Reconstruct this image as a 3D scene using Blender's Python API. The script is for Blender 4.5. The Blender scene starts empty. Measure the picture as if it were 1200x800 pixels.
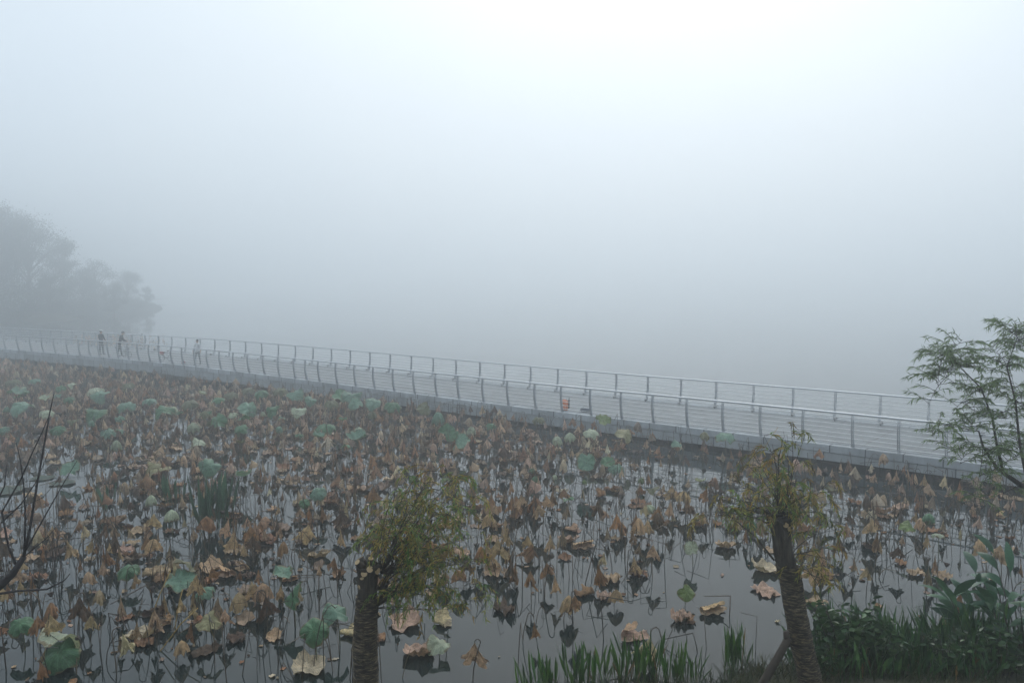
import bpy, bmesh, math, random
import numpy as np
from mathutils import Vector, Matrix, noise

R = random.Random(11)
NP = np.random.RandomState(5)
S = bpy.context.scene
COL = S.collection
PI = math.pi

# ------------------------------------------------------------------ camera
CAMZ, FPX, CXP, CYP, HOR = 5.95, 933.0, 600.0, 400.0, 335.0
PITCH = math.atan((CYP - HOR) / FPX)
cam_d = bpy.data.cameras.new('camera'); cam = bpy.data.objects.new('camera', cam_d); COL.objects.link(cam)
cam.location = (0, 0, CAMZ); cam.rotation_euler = (PI / 2 - PITCH, 0, 0)
cam_d.sensor_width = 36; cam_d.lens = FPX / 1200 * 36; cam_d.clip_end = 3000; cam_d.clip_start = .05
S.camera = cam
cp, sp = math.cos(PITCH), math.sin(PITCH)

def ray(px, py):
    u, v = (px - CXP) / FPX, -(py - CYP) / FPX
    return Vector((u, cp + v * sp, -sp + v * cp))
def at(px, py, z=0.0):
    r = ray(px, py); t = (z - CAMZ) / r.z
    return Vector((r.x * t, r.y * t, z))
def atd(px, py, Y):
    r = ray(px, py); t = Y / r.y
    return Vector((r.x * t, Y, CAMZ + r.z * t))
def proj(p):
    x, y, z = p[0], p[1], p[2] - CAMZ
    d = y * cp - z * sp; v = y * sp + z * cp
    if d <= .01: return (-9e3, -9e3)
    return (CXP + FPX * x / d, CYP - FPX * v / d)

# ------------------------------------------------------------------ mesh builder
class MB:
    def __init__(s): s.v = []; s.f = []; s.c = []; s.uv = {}; s.m = []
    def add(s, vs, fs, col=None, uvs=None, mi=0):
        o = len(s.v)
        s.v.extend([tuple(v) for v in vs])
        if uvs is not None:
            for i, u in enumerate(uvs): s.uv[o + i] = u
        s.c.extend([col if col is not None else (1, 1, 1)] * len(vs))
        for f in fs: s.f.append(tuple(i + o for i in f)); s.m.append(mi)
        return o
    def box(s, c, d, rz=0, col=None, mi=0):
        x, y, z = d[0] / 2, d[1] / 2, d[2] / 2
        ca, sa = math.cos(rz), math.sin(rz)
        vs = [(c[0] + a * x * ca - b * y * sa, c[1] + a * x * sa + b * y * ca, c[2] + e * z) for a in (-1, 1) for b in (-1, 1) for e in (-1, 1)]
        s.add(vs, [(0, 1, 3, 2), (4, 6, 7, 5), (0, 4, 5, 1), (2, 3, 7, 6), (0, 2, 6, 4), (1, 5, 7, 3)], col, None, mi)
    def tube(s, pts, rad, n=6, col=None, cap=True, mi=0):
        pts = [Vector(p) for p in pts]
        if not hasattr(rad, '__len__'): rad = [rad] * len(pts)
        vs = []; up = None
        for i, p in enumerate(pts):
            t = (pts[min(i + 1, len(pts) - 1)] - pts[max(i - 1, 0)])
            if t.length < 1e-9: t = Vector((0, 0, 1))
            t.normalize()
            if up is None:
                up = Vector((1, 0, 0)) if abs(t.x) < .8 else Vector((0, 1, 0))
            up = up - t * up.dot(t)
            if up.length < 1e-6: up = t.orthogonal()
            up.normalize(); w = t.cross(up)
            for k in range(n):
                a = 2 * PI * k / n
                vs.append(p + (up * math.cos(a) + w * math.sin(a)) * rad[i])
        fs = []
        for i in range(len(pts) - 1):
            for k in range(n):
                a, b = i * n + k, i * n + (k + 1) % n
                fs.append((a, b, b + n, a + n))
        if cap:
            fs.append(tuple(range(n - 1, -1, -1))); m = (len(pts) - 1) * n; fs.append(tuple(range(m, m + n)))
        s.add(vs, fs, col, None, mi)
    def ell(s, c, r, nu=12, nv=8, col=None, mi=0, rot=None):
        vs = []; fs = []
        for j in range(nv + 1):
            ph = PI * j / nv
            for i in range(nu):
                th = 2 * PI * i / nu
                q = Vector((r[0] * math.sin(ph) * math.cos(th), r[1] * math.sin(ph) * math.sin(th), r[2] * math.cos(ph)))
                if rot: q = rot @ q
                vs.append(q + Vector(c))
        for j in range(nv):
            for i in range(nu):
                a = j * nu + i; b = j * nu + (i + 1) % nu
                fs.append((a, a + nu, b + nu, b))
        s.add(vs, fs, col, None, mi)
    def mesh(s, name, mats, smooth=False, colours=True):
        me = bpy.data.meshes.new(name)
        me.from_pydata(s.v, [], s.f); 
        for m in (mats if isinstance(mats, (list, tuple)) else [mats]): me.materials.append(m)
        if colours and s.v:
            at_ = me.color_attributes.new('Col', 'FLOAT_COLOR', 'POINT')
            arr = np.ones((len(s.v), 4), dtype=np.float32); arr[:, :3] = np.array(s.c, dtype=np.float32)
            at_.data.foreach_set('color', arr.ravel())
        if s.uv:
            uvl = me.uv_layers.new(name='UVMap')
            li = np.zeros(len(me.loops), dtype=np.int32); me.loops.foreach_get('vertex_index', li)
            ua = np.zeros((len(s.v), 2), dtype=np.float32)
            for k, u in s.uv.items(): ua[k] = u
            uvl.data.foreach_set('uv', ua[li].ravel())
        if s.f:
            me.polygons.foreach_set('use_smooth', [smooth] * len(me.polygons))
            me.polygons.foreach_set('material_index', s.m)
        me.update()
        return me
    def build(s, name, mats, parent=None, smooth=False):
        return link(name, s.mesh(name, mats, smooth), parent)

def link(name, me, parent=None):
    o = bpy.data.objects.new(name, me); COL.objects.link(o)
    if parent is not None: o.parent = parent
    return o
def tag(o, label=None, cat=None, group=None, kind=None):
    if label: o['label'] = label
    if cat: o['category'] = cat
    if group: o['group'] = group
    if kind: o['kind'] = kind
    return o
def empty(name, loc=(0, 0, 0), rz=0, **k):
    o = bpy.data.objects.new(name, None); COL.objects.link(o)
    o.location = loc; o.rotation_euler = (0, 0, rz); o.empty_display_size = .1
    return tag(o, **k)
def copy_tree(o, parent=None, kids=None):
    c = o.copy(); COL.objects.link(c)
    if parent is not None: c.parent = parent
    for ch in (kids[o] if kids and o in kids else list(o.children)): copy_tree(ch, c, kids)
    return c

# ------------------------------------------------------------------ materials
def newmat(name):
    m = bpy.data.materials.new(name); m.use_nodes = True
    nt = m.node_tree; nt.nodes.clear()
    return m, nt
def N(nt, t, **k):
    n = nt.nodes.new(t)
    for a, v in k.items():
        if a in n.inputs: n.inputs[a].default_value = v
        else: setattr(n, a, v)
    return n
def mathn(nt, op, a, b=None):
    n = nt.nodes.new('ShaderNodeMath'); n.operation = op
    for i, v in enumerate((a, b)):
        if v is None: continue
        if isinstance(v, (int, float)): n.inputs[i].default_value = v
        else: nt.links.new(v, n.inputs[i])
    return n.outputs[0]
def mixc(nt, fac, a, b, blend='MIX'):
    n = nt.nodes.new('ShaderNodeMix'); n.data_type = 'RGBA'; n.blend_type = blend
    for i, v in ((0, fac), (6, a), (7, b)):
        if isinstance(v, (int, float)): n.inputs[i].default_value = v
        elif isinstance(v, tuple): n.inputs[i].default_value = v if len(v) == 4 else (*v, 1)
        else: nt.links.new(v, n.inputs[i])
    return n.outputs[2]
def noise_tex(nt, scale, detail=4, rough=.55, vec=None, dist=0):
    n = N(nt, 'ShaderNodeTexNoise'); n.inputs['Scale'].default_value = scale; n.inputs['Detail'].default_value = detail
    n.inputs['Roughness'].default_value = rough; n.inputs['Distortion'].default_value = dist
    if vec is not None: nt.links.new(vec, n.inputs['Vector'])
    return n.outputs[0]
def ramp(nt, fac, stops):
    n = N(nt, 'ShaderNodeValToRGB'); e = n.color_ramp.elements
    while len(e) > 1: e.remove(e[-1])
    e[0].position = stops[0][0]; e[0].color = (*stops[0][1], 1)
    for p, c in stops[1:]:
        q = e.new(p); q.color = (*c, 1)
    nt.links.new(fac, n.inputs[0]); return n.outputs[0]
def bump(nt, h, strength=.3, dist=.01):
    n = N(nt, 'ShaderNodeBump'); n.inputs['Strength'].default_value = strength; n.inputs['Distance'].default_value = dist
    nt.links.new(h, n.inputs['Height']); return n.outputs[0]
def out(nt, sh):
    o = N(nt, 'ShaderNodeOutputMaterial'); nt.links.new(sh, o.inputs['Surface']); return o
def princ(nt, col, rough=.6, nrm=None, metal=0, spec=.5):
    p = N(nt, 'ShaderNodeBsdfPrincipled')
    if isinstance(col, tuple): p.inputs['Base Color'].default_value = (*col, 1)
    else: nt.links.new(col, p.inputs['Base Color'])
    if isinstance(rough, (int, float)): p.inputs['Roughness'].default_value = rough
    else: nt.links.new(rough, p.inputs['Roughness'])
    p.inputs['Metallic'].default_value = metal; p.inputs['Specular IOR Level'].default_value = spec
    if nrm is not None: nt.links.new(nrm, p.inputs['Normal'])
    return p.outputs[0]
def objco(nt): return N(nt, 'ShaderNodeTexCoord').outputs['Object']
def geopos(nt): return N(nt, 'ShaderNodeNewGeometry').outputs['Position']
def uvco(nt): return N(nt, 'ShaderNodeTexCoord').outputs['UV']

def simple(name, col, rough=.6, metal=0, var=.25, scale=8, bmp=0, spec=.5):
    m, nt = newmat(name)
    n = noise_tex(nt, scale, 5, .6, objco(nt))
    c = mixc(nt, n, tuple(x * (1 - var) for x in col), tuple(min(1, x * (1 + var)) for x in col))
    nr = bump(nt, n, bmp, .01) if bmp else None
    out(nt, princ(nt, c, rough, nr, metal, spec)); return m

def leafmat(name, per_object, veins=18, trans=.25, rough=.6, mottled=.35, under=1.0, gloss=.35, rim=0):
    """leaf blade: colour from the object (or from the mesh), mottling, radial veins from UV (angle, radius)"""
    m, nt = newmat(name)
    if per_object: base = N(nt, 'ShaderNodeObjectInfo').outputs['Color']
    else:
        a = N(nt, 'ShaderNodeVertexColor'); a.layer_name = 'Col'; base = a.outputs[0]
    gp = geopos(nt)
    n1 = noise_tex(nt, 9, 4, .6, gp); n2 = noise_tex(nt, 45, 3, .6, gp)
    f = ramp(nt, n1, [(.3, (1 - mottled,) * 3), (.55, (1, 1, 1)), (.75, (1 + mottled * .6,) * 3)])
    c = mixc(nt, 1.0, base, f, 'MULTIPLY')
    n3 = noise_tex(nt, 17, 3, .7, gp); c = mixc(nt, 1.0, c, ramp(nt, n3, [(.55, (1, 1, 1)), (.66, (1 - mottled * 1.1,) * 3)]), 'MULTIPLY')
    f2 = ramp(nt, n2, [(.35, (.8, .78, .74)), (.6, (1.08, 1.06, 1.04))])
    c = mixc(nt, 1.0, c, f2, 'MULTIPLY')
    nr = None
    if veins:
        sx = N(nt, 'ShaderNodeSeparateXYZ'); nt.links.new(uvco(nt), sx.inputs[0])
        w = mathn(nt, 'ABSOLUTE', mathn(nt, 'SINE', mathn(nt, 'MULTIPLY', sx.outputs[0], PI * veins)))
        vein = mathn(nt, 'POWER', mathn(nt, 'SUBTRACT', 1.0, w), 5.0)
        c = mixc(nt, mathn(nt, 'MULTIPLY', vein, .65), c, mixc(nt, 1.0, c, (1.7, 1.6, 1.35, 1), 'MULTIPLY'))
        if rim:
            rr = mathn(nt, 'ADD', sx.outputs[1], mathn(nt, 'MULTIPLY', mathn(nt, 'SUBTRACT', n1, .5), .9))
            c = mixc(nt, ramp(nt, rr, [(.90, (0, 0, 0)), (1.0, (.85, .85, .85))]), c, (.17, .115, .055))
        h = mathn(nt, 'ADD', mathn(nt, 'MULTIPLY', vein, .7), n2)
        nr = bump(nt, h, .9, .008)
    if under != 1.0:
        bf = N(nt, 'ShaderNodeNewGeometry').outputs['Backfacing']
        c = mixc(nt, bf, c, mixc(nt, 1.0, c, (under, under * .97, under * .8, 1), 'MULTIPLY'))
    p = princ(nt, c, rough, nr, 0, gloss)
    if trans:
        t = N(nt, 'ShaderNodeBsdfTranslucent'); nt.links.new(c, t.inputs[0])
        mx = N(nt, 'ShaderNodeMixShader'); mx.inputs[0].default_value = trans
        nt.links.new(p, mx.inputs[1]); nt.links.new(t.outputs[0], mx.inputs[2]); p = mx.outputs[0]
    out(nt, p); return m

M = {}
M['withered'] = leafmat('withered_leaf', True, 22, .10, .78, .5, 1.1)
M['withered_mass'] = leafmat('withered_leaf_mass', False, 0, .1, .75, .4)
M['green'] = leafmat('lotus_green', True, 20, .22, .5, .35, 1.25, .35, 1)
M['willow'] = leafmat('willow_leaf', False, 0, .42, .5, .3)
M['blade'] = leafmat('blade_leaf', False, 0, .15, .38, .3, 1.0, .35)
M['stalk'] = None
m, nt = newmat('stalk'); n = noise_tex(nt, 30, 3, .6, geopos(nt))
c = mixc(nt, 1.0, N(nt, 'ShaderNodeObjectInfo').outputs['Color'], ramp(nt, n, [(.3, (.6, .6, .6)), (.7, (1.4, 1.35, 1.25))]), 'MULTIPLY')
out(nt, princ(nt, c, .7)); M['stalk'] = m
m, nt = newmat('stalk_mass'); n = noise_tex(nt, 30, 3, .6, geopos(nt)); a = N(nt, 'ShaderNodeVertexColor'); a.layer_name = 'Col'
out(nt, princ(nt, mixc(nt, 1.0, a.outputs[0], ramp(nt, n, [(.3, (.6, .6, .6)), (.7, (1.4, 1.35, 1.25))]), 'MULTIPLY'), .7)); M['stalk_mass'] = m

# water
m, nt = newmat('lake_water')
gp = geopos(nt)
n1 = noise_tex(nt, .5, 3, .5, gp); n2 = noise_tex(nt, 3.5, 2, .5, gp)
col = ramp(nt, n1, [(.3, (.009, .015, .0145)), (.7, (.014, .021, .020))])
p = N(nt, 'ShaderNodeBsdfPrincipled'); nt.links.new(col, p.inputs['Base Color'])
p.inputs['Roughness'].default_value = .03; p.inputs['IOR'].default_value = 1.333
nt.links.new(bump(nt, n2, .012, .02), p.inputs['Normal'])
out(nt, p.outputs[0]); M['water'] = m
# ground
m, nt = newmat('bank_soil'); gp = geopos(nt)
n1 = noise_tex(nt, 1.2, 5, .6, gp); n2 = noise_tex(nt, 14, 5, .65, gp)
c = mixc(nt, n1, (.028, .022, .014), (.03, .042, .014)); c = mixc(nt, 1.0, c, ramp(nt, n2, [(.3, (.5, .5, .5)), (.7, (1.5, 1.4, 1.2))]), 'MULTIPLY')
out(nt, princ(nt, c, .95, bump(nt, n2, .8, .05))); M['soil'] = m
# bark and rope
m, nt = newmat('willow_bark'); oc = objco(nt)
mp = N(nt, 'ShaderNodeMapping'); mp.inputs['Scale'].default_value = (22, 22, 4); nt.links.new(oc, mp.inputs[0])
n1 = noise_tex(nt, 1.0, 6, .65, mp.outputs[0], .6)
c = ramp(nt, n1, [(.32, (.012, .010, .008)), (.5, (.045, .036, .027)), (.68, (.10, .083, .064))])
out(nt, princ(nt, c, .9, bump(nt, n1, 1.0, .03))); M['bark'] = m
m, nt = newmat('straw_rope'); oc = objco(nt)
mp = N(nt, 'ShaderNodeMapping'); mp.inputs['Scale'].default_value = (9, 9, 60); nt.links.new(oc, mp.inputs[0])
n1 = noise_tex(nt, 1.0, 5, .7, mp.outputs[0], .6); n2 = noise_tex(nt, 6, 3, .5, oc)
c = ramp(nt, n1, [(.34, (.006, .005, .004)), (.50, (.045, .034, .023)), (.64, (.26, .20, .125))])
c = mixc(nt, ramp(nt, n2, [(.62, (0, 0, 0)), (.72, (.8, .8, .8))]), c, (.20, .14, .075))
out(nt, princ(nt, c, .95, bump(nt, n1, 1.0, .02))); M['rope'] = m
M['wood_cut'] = simple('cut_wood', (.42, .30, .17), .85, 0, .4, 30)
M['twig'] = simple('twig_bark', (.035, .026, .018), .8, 0, .5, 20)
M['deadwood'] = simple('dead_branch', (.028, .022, .022), .85, 0, .5, 15, .5)
M['pole'] = simple('stake_wood', (.05, .038, .028), .9, 0, .5, 12, .6)
# bridge
M['steel'] = simple('brushed_steel', (.50, .52, .54), .38, .75, .12, 6)
M['rod'] = simple('rail_rod_steel', (.70, .72, .73), .4, .3, .08, 6)
M['post'] = simple('grey_post_steel', (.36, .38, .40), .45, .5, .15, 6)
def uvtiles(name, col, joint, tw, th, off=0, jw=.012, var=.18, stain=.35):
    m, nt = newmat(name)
    uv = uvco(nt)
    b = N(nt, 'ShaderNodeTexBrick'); nt.links.new(uv, b.inputs['Vector'])
    b.offset = off; b.offset_frequency = 2; b.squash = 1
    b.inputs['Color1'].default_value = (*[x * (1 - var) for x in col], 1); b.inputs['Color2'].default_value = (*[min(1, x * (1 + var)) for x in col], 1)
    b.inputs['Mortar'].default_value = (*joint, 1); b.inputs['Scale'].default_value = 1
    b.inputs['Mortar Size'].default_value = jw; b.inputs['Mortar Smooth'].default_value = .2
    b.inputs['Brick Width'].default_value = tw; b.inputs['Row Height'].default_value = th
    gp = geopos(nt)
    mp = N(nt, 'ShaderNodeMapping'); mp.inputs['Scale'].default_value = (1.5, 1.5, .4); nt.links.new(gp, mp.inputs[0])
    n = noise_tex(nt, 1.6, 6, .65, mp.outputs[0])
    c = mixc(nt, 1.0, b.outputs[0], ramp(nt, n, [(.3, (1 - stain,) * 3), (.65, (1.06, 1.06, 1.06))]), 'MULTIPLY')
    out(nt, princ(nt, c, .75, bump(nt, noise_tex(nt, 40, 3, .6, gp), .15, .005))); return m
M['kerb'] = uvtiles('kerb_stone', (.40, .425, .445), (.06, .065, .07), 1.12, 50, 0, .022)
M['beam'] = uvtiles('beam_stone', (.34, .36, .37), (.07, .075, .08), 1.3, 50, 0, .020, .12)
M['deck'] = uvtiles('deck_paving', (.175, .186, .190), (.115, .122, .126), .6, .6, .5, .010, .12, .38)
M['concrete'] = simple('pier_concrete', (.27, .26, .24), .9, 0, .3, 3, .3)
M['under'] = simple('deck_underside', (.14, .14, .135), .9, 0, .3, 2)
M['black'] = simple('black_plastic', (.03, .03, .032), .5)

# ------------------------------------------------------------------ world, sun, haze
SUN_EL, SUN_AZ = math.radians(44), math.radians(10)     # behind thick cloud, ahead and to the right
w = bpy.data.worlds.new('World'); S.world = w; w.use_nodes = True
nt = w.node_tree; nt.nodes.clear()
sky = N(nt, 'ShaderNodeTexSky'); sky.sky_type = 'NISHITA'; sky.sun_disc = False
sky.sun_elevation = SUN_EL; sky.sun_rotation = SUN_AZ; sky.air_density = 1.2; sky.dust_density = 6; sky.ozone_density = 1.5
bg1 = N(nt, 'ShaderNodeBackground'); bg1.inputs['Strength'].default_value = .10; nt.links.new(sky.outputs[0], bg1.inputs[0])
bg2 = N(nt, 'ShaderNodeBackground')           # the overcast layer: brighter overhead, as a real cloud deck is
tc = N(nt, 'ShaderNodeTexCoord'); sx = N(nt, 'ShaderNodeSeparateXYZ'); nt.links.new(tc.outputs['Generated'], sx.inputs[0])
el = mathn(nt, 'MAXIMUM', sx.outputs[2], 0.0)
nt.links.new(mathn(nt, 'MULTIPLY', mathn(nt, 'ADD', mathn(nt, 'MULTIPLY', el, .22), .66), 1.16), bg2.inputs['Strength'])
cl = noise_tex(nt, 2.0, 4, .5, tc.outputs['Generated'])
nt.links.new(ramp(nt, cl, [(.3, (.72, .855, 1.0)), (.7, (.81, .92, 1.0))]), bg2.inputs[0])
mx = N(nt, 'ShaderNodeMixShader'); mx.inputs[0].default_value = .85
nt.links.new(bg1.outputs[0], mx.inputs[1]); nt.links.new(bg2.outputs[0], mx.inputs[2])
ow = N(nt, 'ShaderNodeOutputWorld'); nt.links.new(mx.outputs[0], ow.inputs['Surface'])
sd = bpy.data.lights.new('sun', 'SUN'); so = bpy.data.objects.new('sun', sd); COL.objects.link(so)
sd.energy = .78; sd.angle = math.radians(30); sd.color = (1, .975, .94)
dirv = Vector((math.sin(SUN_AZ) * math.cos(SUN_EL), math.cos(SUN_AZ) * math.cos(SUN_EL), math.sin(SUN_EL)))
so.rotation_euler = dirv.to_track_quat('Z', 'Y').to_euler(); so.location = (0, 0, 40)

HZ_X, HZ_Y0, HZ_Y1, HZ_B, HZ_T = 420, -60, 520, -2.5, 28.0
mb = MB(); mb.box((0, (HZ_Y0 + HZ_Y1) / 2, (HZ_B + HZ_T) / 2), (2 * HZ_X, HZ_Y1 - HZ_Y0, HZ_T - HZ_B))
m, nt = newmat('haze_air'); pv = N(nt, 'ShaderNodeVolumePrincipled')
pv.inputs['Color'].default_value = (.945, .978, 1, 1); pv.inputs['Density'].default_value = .0086; pv.inputs['Anisotropy'].default_value = .80
o_ = N(nt, 'ShaderNodeOutputMaterial'); nt.links.new(pv.outputs[0], o_.inputs['Volume'])
hz = mb.build('haze', m); tag(hz, 'thick pale fog hanging over the whole lake', 'haze', None, 'stuff')

# ------------------------------------------------------------------ ground and water
def shore(x):   # distance of the near shoreline
    if x < -4: base = 9.6
    elif x < 4.5: base = 9.6 + (x + 4) / 8.5 * 2.5
    else: base = 12.1 + min(1.2, (x - 4.5) * .18)
    return base + .18 * math.sin(x * 1.7) + .1 * math.sin(x * 4.1)
def gz(x, y):
    s = shore(max(-30, min(30, x)))
    d = s - y
    if d > 0:
        z = .04 + .9 * (1 - math.exp(-d * .30)) + .33 * d * min(1, d / 9)
        z = min(z, 4.3)
    else: z = max(-.9, .04 + .5 * d)
    # far bank on the left, beyond the bridge
    fx = (-.478 * y - x) / 12; y0 = 130 + max(0, 580 + 933 * x / max(y, 1)) * .45
    if y > y0 and fx > 0:
        z = max(z, min(1.6, -.9 + 2.5 * min(1, fx) * min(1, (y - y0) / 8)))
    if d > -.6: z += .05 * noise.noise((x * 1.3, y * 1.3, 0))
    return z
mb = MB()
xs = [-400, -300, -250, -200, -170, -150, -130, -115, -100, -88, -75, -68, -60, -50, -42, -36, -30, -26] + [-22 + i * .75 for i in range(60)] + [24, 30, 40, 60, 100, 200, 400]
ys = [-50, -30, -18, -10, -5, -2] + [i * .5 for i in range(34)] + [18, 22, 30, 45, 60, 68, 72, 76, 80, 84, 88, 95, 104, 108, 112, 116, 124, 132, 138, 142, 146, 150, 153, 157, 161, 166, 173, 180, 200, 220, 270, 320, 400, 480]
vs = [(x, y, gz(x, y)) for y in ys for x in xs]; nx = len(xs)
mb.add(vs, [(j * nx + i, j * nx + i + 1, (j + 1) * nx + i + 1, (j + 1) * nx + i) for j in range(len(ys) - 1) for i in range(nx - 1)])
tag(mb.build('ground', M['soil'], None, True), 'dark damp soil of the lake bank', 'ground', None, 'structure')
mb = MB(); mb.add([(-400, 5, 0), (400, 5, 0), (400, 480, 0), (-400, 480, 0)], [(0, 1, 2, 3)])
tag(mb.build('water', M['water']), 'still grey green lake water mirroring fog and stems', 'water', None, 'structure')

# ------------------------------------------------------------------ footbridge
def zdeck(X):
    t = max(0, min(1, (4 - X) / 32)); t = t * t * (3 - 2 * t)
    return .72 + .42 * t
edge_px = [(6, 410.5), (35, 411.4), (64, 413), (91, 415.2), (115, 417.7), (126, 419), (149, 421), (161, 422.6), (174, 424), (186, 425.4), (213, 428), (242, 431.2),
           (308, 440.3), (325.6, 442.3), (344, 444.3), (372, 447.4), (393, 450), (415, 452.7), (437, 455.6), (460, 458.6), (484, 461.6), (510, 465), (536, 468.3),
           (565, 472), (594, 475.5), (626, 479.7), (657, 483.4), (691, 487.5), (727, 491.3), (764, 495.5), (804, 499.8), (846, 504), (889, 509.5), (940, 516), (998, 524), (1052, 533), (1108, 541), (1167, 550)]
ep = []
for (x, y) in edge_px:
    z = .8
    for _ in range(12): z = zdeck(at(x, y, z).x)
    ep.append(at(x, y, z))
EX = np.array([p.x for p in ep]); EY = np.array([p.y for p in ep])
cf = np.polyfit(EX, EY, 3); dcf = np.polyder(cf)
XL, XR = -40.0, 14.0
def yedge(X):
    if X < XL: return np.polyval(cf, XL) + np.polyval(dcf, XL) * (X - XL)
    if X > XR: return np.polyval(cf, XR) + np.polyval(dcf, XR) * (X - XR)
    return np.polyval(cf, X)
path = [Vector((X, yedge(X), zdeck(X))) for X in np.arange(-78, 29.01, .25)]
def tang(i):
    a = path[max(0, i - 1)]; b = path[min(len(path) - 1, i + 1)]; t = b - a; t.z = 0; return t.normalized()
TN = [tang(i) for i in range(len(path))]
IN = [Vector((-t.y, t.x, 0)) for t in TN]        # inward (away from the camera)
ARC = [0.0]
for i in range(1, len(path)): ARC.append(ARC[-1] + (path[i] - path[i - 1]).length)
DW = 5.5
def sweep(mb, prof, uvoff=0):
    """prof: list of (inward offset, dz) polyline; UV = (arc length, profile length)"""
    k = len(prof); vs = []; uv = []
    pl = [0.0]
    for a, b in zip(prof, prof[1:]): pl.append(pl[-1] + math.hypot(b[0] - a[0], b[1] - a[1]))
    for i, p in enumerate(path):
        for j, (o, dz) in enumerate(prof):
            q = p + IN[i] * o; vs.append((q.x, q.y, p.z + dz)); uv.append((ARC[i] + uvoff, pl[j] + uvoff))
    fs = [(i * k + j, i * k + j + 1, (i + 1) * k + j + 1, (i + 1) * k + j) for i in range(len(path) - 1) for j in range(k - 1)]
    mb.add(vs, fs, None, uv)
bridge = empty('footbridge', (path[200].x, path[200].y, 0), label='long pale grey footbridge curving away over the lake into the fog', cat='footbridge')
bridge.location = (0, 0, 0)
mb = MB(); sweep(mb, [(.30, 0), (DW - .30, 0)]); mb.build('deck', M['deck'], bridge)
for side in (0, 1):
    f = (lambda o: o) if side == 0 else (lambda o: DW - o)
    pr = [(f(.32), .006), (f(0), .006), (f(0), -.225), (f(.09), -.225), (f(.09), -.25)]
    mb = MB(); sweep(mb, pr if side == 0 else pr[::-1]); mb.build('kerb', M['kerb'], bridge)
    mb = MB(); k = 5; vs = []; uv = []
    for i, p in enumerate(path):
        hb = .36 + .10 * max(0, min(1, (5 - p.x) / 20)) - .10 * max(0, min(1, (p.x - 4) / 8))
        for j, (o, dz) in enumerate([(.20, -.25), (.03, -.25), (.03, -.236 - hb), (.55, -.236 - hb), (.55, -.26)]):
            q = p + IN[i] * f(o); vs.append((q.x, q.y, p.z + dz)); uv.append((ARC[i] + .4, j * .5))
    mb.add(vs, [(i * k + j, i * k + j + 1, (i + 1) * k + j + 1, (i + 1) * k + j) for i in range(len(path) - 1) for j in range(k - 1)], None, uv)
    mb.build('edge_beam', M['beam'], bridge)
mb = MB(); sweep(mb, [(.5, -.30), (DW - .5, -.30)]); mb.build('underside', M['under'], bridge)
# piers
def path_at(s):
    i = int(np.searchsorted(ARC, s)); i = max(1, min(len(ARC) - 1, i)); t = (s - ARC[i - 1]) / (ARC[i] - ARC[i - 1])
    return path[i - 1].lerp(path[i], t), TN[i], IN[i]
s = 4.0
while s < ARC[-1] - 2:
    p, t, n_ = path_at(s)
    mb = MB()
    for o in (1.0, DW - 1.0):
        q = p + n_ * o; mb.box((q.x, q.y, (p.z - .45 - 1.2) / 2), (.55, .55, p.z - .45 + 1.2), math.atan2(t.y, t.x))
    q = p + n_ * DW / 2; mb.box((q.x, q.y, p.z - .44), (.60, DW - 1.3, .26), math.atan2(t.y, t.x))
    mb.build('pier', M['concrete'], bridge)
    s += 7.6
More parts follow.
